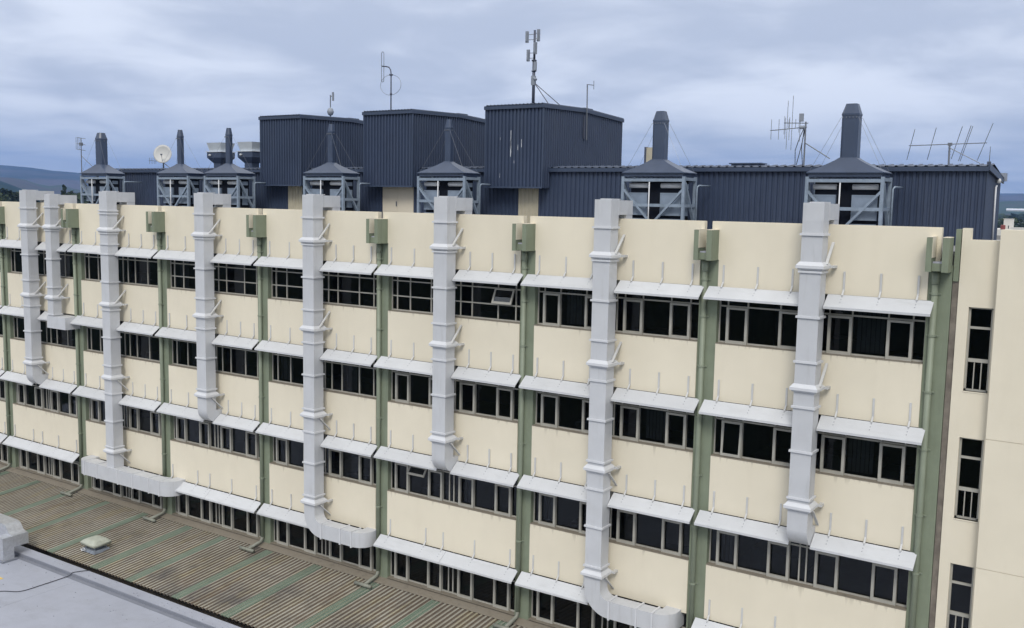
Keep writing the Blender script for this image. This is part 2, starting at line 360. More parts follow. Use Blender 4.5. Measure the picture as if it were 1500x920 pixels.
# drawn blinds behind some panes, and the sashes that stand open
for (k,r,a,b) in [(4,1,.6,1.3),(4,1,4.2,5.0),(3,1,.35,.6),(3,1,1.4,2.3),(7,0,4.25,5.0),(6,2,.35,1.1),(5,2,3.6,4.1),(7,2,.6,1.1),(5,3,2.2,2.7),(7,1,4.2,4.9),(2,1,3.7,4.1),(6,1,4.3,5.0),(6,0,1.3,2.0),(3,0,.7,1.3)]:
    o=wins[(k,r)]; x=bx0(k); z=-FL*r; mb=MB()
    n=max(2,int((b-a)/.11)); d=(b-a)/n
    for i in range(n): mb.box(x+a+i*d,x+a+i*d+d*.82,.42+.01*(i%2),.43+.01*(i%2),z+.07,z+1.6)
    mb.build('blind',M['blind'],o)
def open_sash(k,r,x0,x1,z0,z1,ang,drop=True):
    o=wins[(k,r)]; X=bx0(k); z=-FL*r; t=.06
    h=z1-z0; s=math.sin(ang); c=math.cos(ang)
    def P(u,v,n): # u along x, v down from hinge, n outward thickness
        return (X+u, .20-v*s-n*c, z+z1-v*c+n*s)
    def slab(mb,u0,u1,v0,v1,n0=0,n1=.05):
        mb.hexa([P(u0,v0,n0),P(u1,v0,n0),P(u1,v1,n0),P(u0,v1,n0)],[P(u0,v0,n1),P(u1,v0,n1),P(u1,v1,n1),P(u0,v1,n1)])
    mb=MB(); slab(mb,x0,x0+t,0,h); slab(mb,x1-t,x1,0,h); slab(mb,x0+t,x1-t,0,t); slab(mb,x0+t,x1-t,h-.08,h)
    tag(mb.build('casement',M['frame'],o),'top hung sash standing open')
    mb=MB(); slab(mb,x0+t-.005,x1-t+.005,t-.005,h-.075,.02,.026); mb.build('pane',M['glass'],o)
open_sash(5,0,4.95,5.75,.02+.5,1.08,R(24))
open_sash(7,1,.56,1.17,.0,1.06,R(5))
open_sash(5,2,1.25,2.05,.70,1.06,R(35))

# ------------------------------------------------------------------ annex on the right
A=thing('annex_building','plain cream annex with a column of narrow dark windows at the right edge','building',(2,0,-17))
WZ=[(1.56,-.62),(-1.85,-4.02),(-5.25,-7.42),(-8.65,-10.8)]
wx0,wx1=.73,1.31
mb=MB(); mb.box(.46,wx0,0,.3,-17,3.28); mb.box(wx1,1.45,0,.3,-17,3.28)
zt=3.28
for a,b in WZ: mb.box(wx0,wx1,0,.3,a,zt); zt=b
mb.box(wx0,wx1,0,.3,-17,zt)
mb.box(.46,.66,0,.3,3.28,3.57)
mb.build('wall',M['cream'],A)
mb=MB()
for a,b in [(PAR,-1.74),(-1.755,-5.13),(-5.145,-8.53),(-8.545,-17)]: mb.box(1.385,16,-.3,.3,b,a)
mb.box(1.42,16,-.28,.28,-16.9,3.4)
mb.build('projecting_wall',M['cream'],A)
mb=MB(); mb.box(.46,16,.32,12,-17,2.7); mb.build('body',M['roofdeck'],A)
for i,(a,b) in enumerate(WZ):
    f=MB(); y0,y1=.10,.17
    f.box(wx0,wx0+.05,y0,y1,b,a); f.box(wx1-.05,wx1,y0,y1,b,a); f.box(wx0,wx1,y0,y1,a-.04,a+.0-.001); f.box(wx0,wx1,y0,y1,b+.001,b+.05)
    z1=a-.53; z2=a-1.37
    f.box(wx0+.05,wx1-.05,y0-.01,y1,z1-.03,z1+.03); f.box(wx0+.05,wx1-.05,y0-.02,y1,z2-.05,z2+.04)
    for q in (.21,.38): f.box(wx0+q-.012,wx0+q+.012,y0,y1,b+.05,z2-.05)
    o=f.build('window',M['frame'],A)
    MB().box(wx0+.02,wx1-.02,.14,.146,b+.02,a-.02).build('pane',M['glass'],o)
    MB().box(wx0,wx1,.20,.29,b,a).build('black_backing',M['black'],o)  # plain black sheet behind the annex panes
    MB().box(wx0-.0,wx1+.0,-.015,.099,b-.03,b+.0).build('sill',M['cream'],o)

# ------------------------------------------------------------------ sunshades over the windows
def awning(x0,x1,r,label,seam=None,struts=None):
    z=-FL*r; t=thing('sunshade',label,'sunshade',((x0+x1)/2,0,z+HEAD),'sunshades over the windows')
    yb,zb,yf,zf=-.10,1.665,-.50,1.365
    mb=MB(); h=.03
    parts=[(x0,x1)] if seam is None else [(x0,seam-.006),(seam+.006,x1)]
    for a,b in parts:
        mb.hexa([(a,yb,z+zb-h),(b,yb,z+zb-h),(b,yf,z+zf-h),(a,yf,z+zf-h)],[(a,yb,z+zb),(b,yb,z+zb),(b,yf,z+zf),(a,yf,z+zf)])
        mb.box(a,b,yf-.012,yf,z+zf-.065,z+zf+.001)
    L=x1-x0
    if struts is None: struts=[x0+.40,x0+L/2,x1-.42] if L>1.6 else ([x0+.5*L] if L<1.0 else [x0+.3,x1-.3])
    mb.cur=1
    for sx in struts:
        for q in (.16,.38,.60):
            yy=yb+(yf-yb)*q; zq=z+zb+(zf-zb)*q+.003; e=.011; de=(zf-zb)/(yf-yb)*e
            mb.add([(sx-e,yy-e,zq-de),(sx+e,yy-e,zq-de),(sx+e,yy+e,zq+de),(sx-e,yy+e,zq+de)],[(0,1,2,3)])
    mb.build('blade',[M['awning'],M['metal']],t)
    for sx in struts:
        s=MB(); s.box(sx-.028,sx+.028,-.028,0,z+1.78,z+2.30); s.bar((sx,-.014,z+1.80),(sx,-.15,z+1.65),.05,.03)
        s.build('bracket',M['strap'],t)
    t.rotation_euler=(random.uniform(-.025,.025),random.uniform(-.0025,.0025),0)
    return t
ORD={1:'first',2:'third',3:'fourth',4:'fifth',5:'sixth',6:'seventh',7:'eighth'}
ordw=ORD
for r in range(ROWS):
    for k in BAYS:
        L=bx0(k)+.06; Rr=bx0(k+1)-.09
        if k==0:
            awning(L,Rr,r,f'pale sunshade, {ROWN[r]} window row, cut off by the left photo edge'); continue
        d=DX[k]; o=ordw[k]
        row=f'{ROWN[r]} window row'
        if k==1:
            if r==0:
                awning(L,d,r,f'pale sunshade, {row}, left of the first tall duct')
                awning(d+DW+.08,-39.5,r,f'short pale sunshade, {row}, squeezed between the two leftmost ducts')
                awning(-39.05+.02,Rr,r,f'pale sunshade, {row}, just right of the second, thinner duct')
            elif r==1:
                awning(L,d,r,f'pale sunshade, {row}, left of the first tall duct')
                awning(d+DW+.08,-39.85,r,f'short pale sunshade, {row}, left of the small boxed duct end')
            elif r==2:
                awning(L,d,r,f'pale sunshade, {row}, left of the bend of the first duct')
                awning(d+DW+.02,Rr,r,f'pale sunshade, {row}, right of the bend of the first duct')
            else: awning(L,Rr,r,'full width pale sunshade of the bottom window row near the left edge',seam=(L+Rr)/2,struts=[L+.4,L+2.1,L+2.9,L+4.3,Rr-.4])
            continue
        if r==3 and k==2: continue
        if r==3 and k in (3,5):
            awning(L,Rr,r,f'full width pale sunshade, bottom row, {"right of the level duct with two rounded ends" if k==3 else "between two ducts that turn level"}',seam=(L+Rr)/2,struts=[L+.4,L+2.1,L+2.9,L+4.3,Rr-.4]); continue
        awning(L,d-.02,r,f'pale sunshade, {row}, directly left of the {o} duct from the left')
        if r==3 and k in (4,6): continue
        awning(d+DW+.02,Rr,r,f'pale sunshade, {row}, directly right of the {o} duct from the left',)

# ------------------------------------------------------------------ exhaust ducts on the facade
STD=[3.30,2.29,1.05,-.19,-1.45,-2.70,-4.03,-4.92,-6.15,-7.45,-8.32]
COL=[2.46,-.90,-4.25,-7.68]
def duct(k,x0,w,zb,label,end,cap_z=4.15,dy=(YD0,YD1),flz=None,colz=None):
    x1=x0+w; y0,y1=dy
    t=thing('exhaust_duct',label,'duct',((x0+x1)/2,(y0+y1)/2,zb),'grey exhaust ducts on the facade')
    MB().box(x0,x1,y0,y1,zb,cap_z-.50).build('riser',M['duct'],t)
    # cap that goes back over the parapet
    c=MB(); c.box(x0,x1,y0,y1,cap_z-.50+.001,cap_z); c.box(x0,x1,y1,.65,cap_z-.46,cap_z-.015); c.box(x0+.01,x1-.01,.24,.65,2.95,cap_z-.459)
    c.box(x0+w*.28,x1-w*.05,y0+.06,y1+.15,cap_z,cap_z+.03)
    c.box(x0-.012,x1+.012,y1-.02,y1+.02,cap_z-.47,cap_z+.012)
    c.build('cap',M['duct'],t)
    for z in (flz or STD):
        if z>zb+.05: MB().ring(x0,x1,y0,y1,z-.03,z+.03,.045).build('flange',M['flange'],t)
    for i,z in enumerate(colz or COL):
        if z<zb+.3: continue
        c=MB(); c.ring(x0,x1,y0,y1,z-.075,z+.0,.10); c.frustum(x0-.10,x1+.10,y0-.10,y1+.10,z+.0005,x0-.02,x1+.02,y0-.02,y1+.02,z+.10)
        c.frustum(x0-.045,x1+.045,y0-.045,y1+.045,z-.12,x0-.06,x1+.06,y0-.06,y1+.06,z-.076)
        o=c.build('collar',M['flange'],t)
        b=MB(); up=z>-3
        if up: b.bar((x1+.07,y0+.22,z+.04),(x1+.07,-.01,z+.62),.035,.075,up=(1,0,0))
        else: b.bar((x1+.06,y0+.25,z-.14),(x1+.06,-.01,z-.66),.035,.075,up=(1,0,0))
        b.build('brace',M['strap'],t)
        MB().box(x1+.101,x1+.21,-.24,0,z-.07,z-.0).build('wall_tab',M['strap'],t); MB().box(x0-.21,x0-.101,-.24,0,z-.07,z-.0).build('wall_tab',M['strap'],t)
    e=MB()
    if end=='wall':
        e.arc((0,y1+.05,zb),(0,-1,0),(0,0,-1),(1,0,0),x0,x1,.05,y1+.05-y0,0,math.pi/2)
        e.box(x0,x1,y1+.05,.30,zb-(y1+.05-y0),zb-.05); e.build('elbow',M['duct'],t)
    elif end[0]=='right':
        xe=end[1]; zc=-8.15; xc=x1+.30
        e.arc((xc,0,zc),(-1,0,0),(0,0,-1),(0,1,0),y0,y1,.30,.30+w,0,math.pi/2)
        e.build('elbow',M['duct'],t)
        zt_,zb_=zc-.30,zc-.30-w; rr=y1+.05-y0; xs=xe-rr
        MB().box(xc,xs,y0,y1,zb_,zt_).build('level_run',M['duct'],t)
        e=MB(); e.arc((xs,y1+.05,0),(0,-1,0),(1,0,0),(0,0,1),zb_,zt_,.05,rr,0,math.pi/2); e.box(xe-rr+.05,xe,y1+.05,.28,zb_,zt_)
        e.build('elbow',M['duct'],t)
        n=3
        for xf in (xc+.03,xc+(xs-xc)*.62,xs-.06):
            MB().box(xf-.03,xf+.03,y0-.035,y1+.035,zb_-.035,zt_+.035).build('flange',M['flange'],t)
        # stays
    elif end[0]=='both':
        xa,xe=end[1],end[2]; zt_,zb_=zb,zb-.66; rr=y1+.05-y0+.1; yy=y0-.08
        MB().box(xa+rr,xe-rr,yy,y1-.0,zb_,zt_-.001).build('level_run',M['duct'],t)
        for sx,xs in ((1,xe-rr),(-1,xa+rr)):
            e=MB(); rO=y1+.05-yy
            e.arc((xs,y1+.05,0),(0,-1,0),(sx,0,0),(0,0,1),zb_,zt_,.05,rO,0,math.pi/2); e.box(min(xs+sx*.05,xs+sx*rO),max(xs+sx*.05,xs+sx*rO),y1+.05,.28,zb_,zt_)
            e.build('elbow',M['duct'],t)
        for xf in (xa+rr+.05,xa+rr+1.05,x1+.35,x1+1.45,x1+2.6,xe-rr-.05):
            MB().box(xf-.025,xf+.025,yy-.03,y1+.03,zb_-.03,zt_+.03).build('flange',M['flange'],t)
    elif end=='box':
        MB().box(x0-.08,x0+1.42,y0-.02,.0,zb-.58,zb).build('plenum',M['duct'],t)
    return t
duct(1,DX[1],DW,-4.85,'first grey duct from the left, bending into the wall above the third window row','wall')
duct(0,-39.5,.46,-1.80,'second duct from the left, thinner and shorter, ending in a boxed plenum','box',cap_z=3.97,dy=(-.75,-.33),flz=[3.38,2.29,.93,-.42,-1.72])
duct(2,DX[2],DW,-8.45,'third duct from the left, dropping onto a long level duct with two rounded ends',('both',-37.45,-30.5),flz=[3.30,3.17,2.29,1.80,1.36,.10,-1.17,-2.43,-3.72,-5.01,-6.30,-7.5,-8.4])
duct(3,DX[3],DW,-4.90,'fourth grey duct from the left, bending into the wall above the third window row','wall')
duct(4,DX[4],DW,-8.15,'fifth duct from the left, turning right into a level run above the brown ribbed roof',('right',-19.28))
duct(5,DX[5],DW,-4.92,'sixth grey duct from the left, bending into the wall above the third window row','wall')
duct(6,DX[6],DW,-8.15,'seventh duct from the left, turning right at the bottom edge of the photo',('right',-6.82))
duct(7,DX[7],DW,-4.90,'eighth and rightmost grey duct, ending in a bend between two sunshades','wall')

# ------------------------------------------------------------------ rainwater heads and downpipes
CN=['at the left edge of the photo','first full one, beside the thin second duct','second full one, between the third and fourth ducts','between the fourth and fifth ducts','between the fifth and sixth ducts','between the sixth and seventh ducts','between the seventh and eighth ducts','rightmost one, in the gap beside the annex']
ROOF_Z=-10.36
def downpipe(i,x):
    t=thing('downpipe',f'green rainwater head and downpipe, {CN[i]}','downpipe',(x,0,ROOF_Z),'green rainwater heads and downpipes')
    h=MB()
    h.box(x-.28,x-.14,-.56,-.002,2.44,3.32); h.box(x+.11,x+.27,-.56,-.002,2.44,3.32)
    h.box(x-.139,x+.109,-.46,-.002,2.46,2.66)
    o=h.build('rain_head',M['green'],t)
    MB().box(x-.139,x-.128,-.545,-.004,2.80,3.325).build('lining',M['cream'],o)
    q=MB(); q.box(x-.282,x-.127,-.565,-.001,3.326,3.342); q.box(x+.108,x+.272,-.565,-.001,3.321,3.338); q.build('coping',M['cream'],o)
    MB().box(x-.126,x+.108,-.44,.12,2.661,2.70).build('tray',M['tray'],o)
    px=x-.10; py=-.055
    p=MB(); p.tube([(px,py,2.40),(px,py,ROOF_Z+.34)],.082,10)
    p.tube([(px,py,2.1),(px,py,2.44)],.098,10)
    p.build('pipe',M['pipe'],t,True)
    for z in (1.85,.75,-.75,-2.3,-4.1,-5.7,-7.5,-9.1):
        MB().tube([(px,py,z-.03),(px,py,z+.03)],.098,10).box(px-.15,px+.15,-.004,.03,z-.02,z+.02).build('pipe_collar',M['pipe'],t)
    s=MB(); s.tube([(px,py,ROOF_Z+.40),(px,py-.02,ROOF_Z+.26),(px,py-.12,ROOF_Z+.15),(px,py-.75,ROOF_Z+.03)],.07,10)
    s.tube([(px-.45,py-.80,ROOF_Z+.02),(px+.35,py-.80,ROOF_Z+.02)],.07,10)
    s.build('spreader',mat_pipe2,t,True)
    return t
mat_pipe2=mat('weathered_grey_green_pipe',(.205,.21,.17),.6,var=.2,scale=4)
for i,x in enumerate(COLX): downpipe(i,x)

# ------------------------------------------------------------------ plant room on the roof
PY=5.0; PX0,PX1=-43.2,.22; PB=8.0; RF=2.95
P=thing('plant_room','long low dark navy ribbed plant room along the roof','plant room',(-22,6.5,RF))
mb=MB(); DRS=[(-29.2,-28.28),(-23.42,-21.72),(-16.43,-15.51)]
xs=PX0
for a,b in DRS+[(PX1,PX1)]:
    mb.corr((xs,PY),(a,PY),RF,5.2,(0,-1),d=.04); 
    if b>a: mb.box(a,b,PY,PY+.05,4.56,5.2)
    xs=b
ez=lambda t: 5.36-.0*t if t<.2 else 5.36-.32*(t-.2)/.8
mb.corr((PX1,PY),(PX1,PB),RF,5.2,(1,0),top=ez); mb.corr((PX0,PB),(PX0,PY),RF,5.2,(-1,0),top=lambda t:ez(1-t)); mb.corr((PX1,PB),(PX0,PB),RF,5.0,(0,1))
mb.build('wall',M['navy'],P)
mb=MB(); n=150; st=(PX1+.1-(PX0-.1))/n
vs=[];fs=[]
for i in range(n):
    for a,o in ((0,0),(.62,0),(.70,.028),(.92,.028)):
        x=PX0-.1+(i+a)*st; vs+=[(x,PY-.10,5.34+o),(x,PY+.7,5.42+o),(x,PB+.1,5.03+o)]
vs+=[(PX1+.1,PY-.10,5.34),(PX1+.1,PY+.7,5.42),(PX1+.1,PB+.1,5.03)]
for i in range(len(vs)//3-1): fs+=[(3*i,3*i+3,3*i+4,3*i+1),(3*i+1,3*i+4,3*i+5,3*i+2)]
mb.add(vs,fs); mb.build('roof',M['navy2'],P)
MB().box(PX0-.1,PX1+.06,PY-.13,PY-.02,5.19,5.325).build('gutter',M['navy2'],P)
MB().hexa([(PX1+.035,PY-.1,5.22),(PX1+.09,PY-.1,5.22),(PX1+.09,PB+.1,4.90),(PX1+.035,PB+.1,4.90)],[(PX1+.035,PY-.1,5.41),(PX1+.09,PY-.1,5.41),(PX1+.09,PB+.1,5.09),(PX1+.035,PB+.1,5.09)]).build('barge_board',M['navy2'],P)
MB().box(PX1-.25,PX1+.14,PB+.02,PB+.35,4.98,5.24).build('back_gutter_end',M['antgrey'],P)
d=MB(); d.box(-23.42,-22.575,PY-.02,PY+.03,RF,4.555); d.box(-22.565,-21.72,PY-.02,PY+.03,RF,4.555); o=d.build('double_door',M['door'],P)
MB().box(-22.66,-22.62,PY-.05,PY-.02,3.75,3.95).build('handle',M['metal'],o)
for a,b in (DRS[0],DRS[2]): MB().corr((a,PY-.004),(b,PY-.004),RF,4.56,(0,-1)).build('cream_sheet',M['creamsheet'],P)
MB().tube([(PX1+.05,6.75,RF),(PX1+.05,6.65,4.75),(PX1+.05,6.8,4.80)],.028,8).build('end_pipe',M['drum'],P,True)
MB().lathe([(.02,4.88),(.06,4.90),(.075,4.96),(.06,5.02),(.02,5.04)],PX1+.07,7.0,14).build('bulkhead_lamp',M['lamp'],P,True)
h=thing('roof_hatch','low slatted box on the plant room roof between the two right-hand fan stacks','roof hatch',(-7.5,5.8,5.4))
MB().box(-8.0,-6.96,5.6,6.1,5.3,5.47).build('body',M['navy2'],h); MB().box(-8.06,-6.90,5.55,6.15,5.47,5.51).build('lid',M['hood'],h)
# small wall rail pipes beside the fan units are parts of those units (below)

# three tall boxes
BXN=['leftmost of the three tall navy ribbed boxes above the roof','middle tall navy ribbed box, above a cream double door','tall navy ribbed box with peeling white scratches, nearest the mobile mast']
BOX=[(-30.35,-27.77),(-23.98,-21.32),(-17.63,-15.0)]
YB,YE,ZB,ZT=4.4,10.85,4.58,7.66
def top(y): 
    t=(y-YB)/(YE-YB); return 7.66+ (.08*t/.5 if t<.5 else .08-.14*(t-.5)/.5)
for i,(a,b) in enumerate(BOX):
    t=thing('rooftop_box',BXN[i],'plant housing',((a+b)/2,7.5,ZB),'tall navy boxes on the roof')
    mb=MB(); mb.corr((a,YB),(b,YB),ZB,ZT,(0,-1),pitch=.165,d=.05)
    f1=lambda u:top(YB+u*(YE-YB)); f2=lambda u:top(YE-u*(YE-YB))
    mb.corr((b,YB),(b,YE),ZB,ZT,(1,0),pitch=.165,d=.05,top=f1); mb.corr((a,YE),(a,YB),ZB,ZT,(-1,0),pitch=.165,d=.05,top=f2); mb.corr((b,YE),(a,YE),RF,top(YE),(0,1))
    mb.corr((b-.04,PB+.05),(b-.04,YE),RF,ZB,(1,0)); mb.corr((a+.04,YE),(a+.04,PB+.05),RF,ZB,(-1,0))
    mb.build('wall',M['navy'],t)
    MB().box(a+.02,b-.02,YB+.02,YE-.02,ZB-.02,ZB+.03).build('soffit',M['navy2'],t)
    c=MB()
    for x,y in ((a,YB),(b,YB)): c.box(x-.025,x+.025,YB-.02,YB+.05,ZB,ZT)
    c.box(a-.02,b+.02,YB-.025,YB+.02,ZB-.03,ZB+.03)
    c.build('corner_trim',M['navy2'],t)
    c=MB(); c.box(a-.05,b+.05,YB-.07,YB-.005,ZT-.10,ZT+.03)
    for x0,x1 in ((a-.05,a-.005),(b+.005,b+.05)):
        for y0,y1 in ((YB-.005,(YB+YE)/2),((YB+YE)/2,YE+.05)):
            c.hexa([(x0,y0,top(y0)-.10),(x1,y0,top(y0)-.10),(x1,y1,top(y1)-.10),(x0,y1,top(y1)-.10)],[(x0,y0,top(y0)+.03),(x1,y0,top(y0)+.03),(x1,y1,top(y1)+.03),(x0,y1,top(y1)+.03)])
    c.build('fascia',M['navy2'],t)
    c=MB(); n=16; st=(b-a+.06)/n; vs=[]; fs=[]
    for j in range(n):
        for u,o in ((0,.035),(.6,.035),(.68,.075),(.92,.075)): 
            x=a-.03+(j+u)*st; vs+=[(x,YB-.09,ZT+o),(x,(YB+YE)/2,ZT+.08+o),(x,YE+.05,top(YE)+o)]
    vs+=[(b+.03,YB-.09,ZT+.035),(b+.03,(YB+YE)/2,ZT+.115),(b+.03,YE+.05,top(YE)+.035)]
    for j in range(len(vs)//3-1): fs+=[(3*j,3*j+3,3*j+4,3*j+1),(3*j+1,3*j+4,3*j+5,3*j+2)]
    c.add(vs,fs); c.box(b-.6,b-.05,7.6,8.3,7.70,7.84)
    c.build('roof',M['navy2'],t)
    if i==2:
        rr=random.Random(3); pit=(b-a)/16; c=MB()
        for (x,z0,z1,w) in [(-16.40,5.75,6.4,.055),(-16.40,6.05,6.75,.03),(-16.14,6.0,6.2,.03),(-15.88,6.1,6.33,.03),(-15.88,6.3,6.4,.04),(-16.98,4.95,5.12,.02),(-16.2,5.5,5.6,.02),(-17.0,6.4,6.5,.015),(-16.9,5.02,5.1,.02)]:
            j=round((x-a)/pit-.22); xc=a+(j+.225)*pit; n=7
            Lp=[(xc-w*(.25+.75*rr.random())*.5,YB-.003,z0+(z1-z0)*q/n) for q in range(n+1)]; Rp=[(xc+w*(.25+.75*rr.random())*.5,YB-.003,z0+(z1-z0)*q/n) for q in range(n+1)]
            c.add(Lp+Rp,[(q,n+1+q,n+2+q,q+1) for q in range(n)])
        c.build('peeled_paint',M['peel'],t)

# ------------------------------------------------------------------ exhaust fan units
FANX=[-41.07,-34.80,-31.35,-24.92,-18.67,-9.69,-3.38]
FL_=['leftmost fan unit with a thick navy stack, beside the small television aerial','slim stacked fan unit just right of the white dish','slim stacked fan unit in front of the two silver funnel vents','slim stacked fan unit in front of the leftmost tall box','slim stacked fan unit between the middle and right tall boxes','thick stacked fan unit just right of the tallest boxes','thick stacked fan unit at the far right, beside the spiky aerial cluster']
BIG={0:.47,5:.44,6:.50}
def octa(mb,cx,cy,prof,ch=.25):
    """octagonal stack from (half width, z) profile"""
    vs=[];fs=[]
    for h,z in prof:
        c=h*(1-ch*2); 
        for x,y in ((-c,-h),(c,-h),(h,-c),(h,c),(c,h),(-c,h),(-h,c),(-h,-c)): vs.append((cx+x,cy+y,z))
    for i in range(len(prof)-1):
        for k in range(8): fs.append((i*8+k,i*8+(k+1)%8,(i+1)*8+(k+1)%8,(i+1)*8+k))
    fs.append(tuple(range(7,-1,-1))); fs.append(tuple((len(prof)-1)*8+k for k in range(8)))
    mb.add(vs,fs)
for i,cx in enumerate(FANX):
    w=1.165; y0,y1=2.9,3.92; z0,z1=RF+.05,4.96; cy=(y0+y1)/2; p=.05
    t=thing('exhaust_fan_unit',FL_[i],'fan unit',(cx,cy,RF),'exhaust fan units on the roof')
    f=MB()
    for x in (cx-w+p,cx+w-p):
        for y in (y0+p,y1-p): f.box(x-p,x+p,y-p,y+p,z0,z1)
    for y in (y0+p,y1-p):
        for z in (z1-.12,4.0,z0+.38): f.box(cx-w+2*p,cx+w-2*p,y-p*.9,y+p*.9,z-.05,z+.05)
    for x in (cx-w+p,cx+w-p):
        for z in (z1-.08,4.0,z0+.38): f.box(x-p*.9,x+p*.9,y0+2*p,y1-2*p,z-.05,z+.05)
    f.bar((cx-w+.08,y0+.045,4.52),(cx-.05,y0+.045,3.42),.07,.10,up=(0,1,0)); f.bar((cx+w-.08,y0+.045,4.52),(cx+.05,y0+.045,3.42),.07,.10,up=(0,1,0))
    f.bar((cx+w-.045,y0+.12,4.75),(cx+w-.045,y1-.12,3.5),.07,.10,up=(1,0,0)); f.bar((cx-w+.045,y0+.12,4.75),(cx-w+.045,y1-.12,3.5),.07,.10,up=(1,0,0))
    f.build('frame',M['galv'],t)
    MB().box(cx-.95,cx+.95,y0+.32,y1-.2,RF+.02,4.86).build('casing',M['black'],t)
    for a,b in ((-.98,-.28),(.20,.94)):
        yy=y0+.22
        MB().tube([(cx+a,yy+.07,4.66),(cx+b,yy+.07,4.66)],.085,12).build('drum',M['drum'],t,True)
        q=MB(); q.box(cx+a,cx+b,yy,yy+.09,3.66,4.42); q.box(cx+a,cx+b,yy-.012,yy,4.38,4.42); q.box(cx+a,cx+b,yy-.012,yy,3.66,3.72); q.box(cx+a,cx+a+.03,yy-.012,yy,3.72,4.38); q.box(cx+b-.03,cx+b,yy-.012,yy,3.72,4.38)
        q.build('filter_panel',M['filt'],t)
        MB().box(cx+a,cx+b,yy,yy+.09,RF+.1,3.55).build('filter_panel',M['filt'],t)
    # side filter panel seen from the right
    q=MB(); q.box(cx+.955,cx+1.0,y0+.40,y1-.30,3.66,4.40); q.box(cx+.955,cx+1.0,y0+.40,y1-.30,4.56,4.72); q.build('side_panel',M['filt'],t)
    MB().tube([(cx-w+.15,y0+.02,4.80),(cx+w-.15,y0+.02,4.80)],.016,6).build('rail',M['metal'],t)
    MB().tube([(cx-.1,y0-.03,RF+.05),(cx-.1,y0-.03,4.78)],.022,8).build('conduit',M['drum'],t,True)
    MB().tube([(cx+w+.05,y1-.1,3.2),(cx+w+.05,y1-.1,4.62),(cx+w+.10,y1-.08,4.68),(cx+w+.10,y1+.9,4.68)],.03,8).build('bent_pipe',M['galv'],t,True)
    hd=MB(); x=w-.08; s=BIG.get(i,.27)/2
    hd.box(cx-x,cx+x,y0+.04,y1-.04,z1+.0,z1+.13)
    yb0,yb1=y0-.02,y1+.02; X=w-.02; vs=[]; NS=7
    for q in range(NS+1):
        u=q/NS; e=(1-u)**1.18; hw=s+(X-s)*e; hy=s+((yb1-yb0)/2-s)*e; z=z1+.135+(.52-.135+.06)*u
        vs+=[(cx-hw,cy-hy,z),(cx+hw,cy-hy,z),(cx+hw,cy+hy,z),(cx-hw,cy+hy,z)]
    fs=[]
    for q in range(NS):
        for k in range(4): fs.append((q*4+k,q*4+(k+1)%4,(q+1)*4+(k+1)%4,(q+1)*4+k))
    fs.append((3,2,1,0)); hd.add(vs,fs); hd.box(cx-X,cx+X,yb0,yb1,z1+.105,z1+.134)
    hd.build('hood',M['hood'],t)
    st=MB(); octa(st,cx,cy,[(s,5.5),(s,6.82)],.16 if i in BIG else .2); o=st.build('stack',M['hood'],t)
    cp=MB(); octa(cp,cx,cy,[(s*1.05,6.80),(s*1.05,6.86),(s*1.0,6.87),(s*.66,7.15)],.16 if i in BIG else .2); cp.build('cone',M['hood'],o)
    rg=MB()
    for k in range(-2,3): rg.box(cx+k*s*.4-.012,cx+k*s*.4+.012,cy-s-.03,cy-s,6.72,6.76)
    rg.box(cx-s-.03,cx+s+.03,cy-.02,cy+.02,6.72,6.76); rg.build('lugs',M['metal'],o)
    g=MB()
    for sx in (-1,1):
        for sy in (-1,1): g.tube([(cx+sx*s,cy+sy*s,6.74),(cx+sx*(X-.05),cy+sy*(.45),z1+.13)],.0045,4)
    g.build('guy_wire',M['metal'],t)

# ------------------------------------------------------------------ aerials
def mast(name,label,cat,loc): return thing(name,label,cat,loc,None)
# mobile mast
a=mast('mobile_mast','tall pole with small panel antennas on the rightmost tall box','antenna',(-16.47,6,7.75))
MB().tube([(-16.48,6,7.7),(-16.48,6,9.6)],.06,10).tube([(-16.47,6,9.6),(-16.47,6,10.74)],.045,10).tube([(-16.475,6,9.15),(-16.475,6,9.18)],.10,10).tube([(-16.475,6,9.55),(-16.475,6,9.6)],.10,10).build('pole',M['darkmetal'],a,True)
for (x,z0,z1,tw) in [(-16.75,10.26,10.70,.3),(-16.22,10.28,10.74,-.4),(-16.35,9.80,10.25,-.2),(-16.68,9.54,9.99,.3)]:
    q=MB(); q.box(x-.055,x+.055,5.84,5.92,z0,z1); q.box(x-.03,x+.03,5.80,5.84,z0+.05,z1-.05); q.bar((x,5.92,(z0+z1)/2+.1),(-16.47,6,(z0+z1)/2+.1),.025); q.bar((x,5.92,(z0+z1)/2-.1),(-16.47,6,(z0+z1)/2-.1),.025); q.build('panel_antenna',M['antgrey'],a)
q=MB(); q.box(-16.44,-16.34,5.9,6.0,9.18,9.52); q.tube([(-16.47,5.97,8.9),(-16.30,5.9,8.82)],.05,8); q.box(-16.56,-16.40,5.93,6.05,8.62,8.98); q.build('radio_box',M['antgrey'],a)
for e in ((-15.72,6.1,7.75),(-15.36,6.4,7.75)): MB().tube([(-16.45,6,8.72),e],.018,6).build('stay',M['darkmetal'],a)
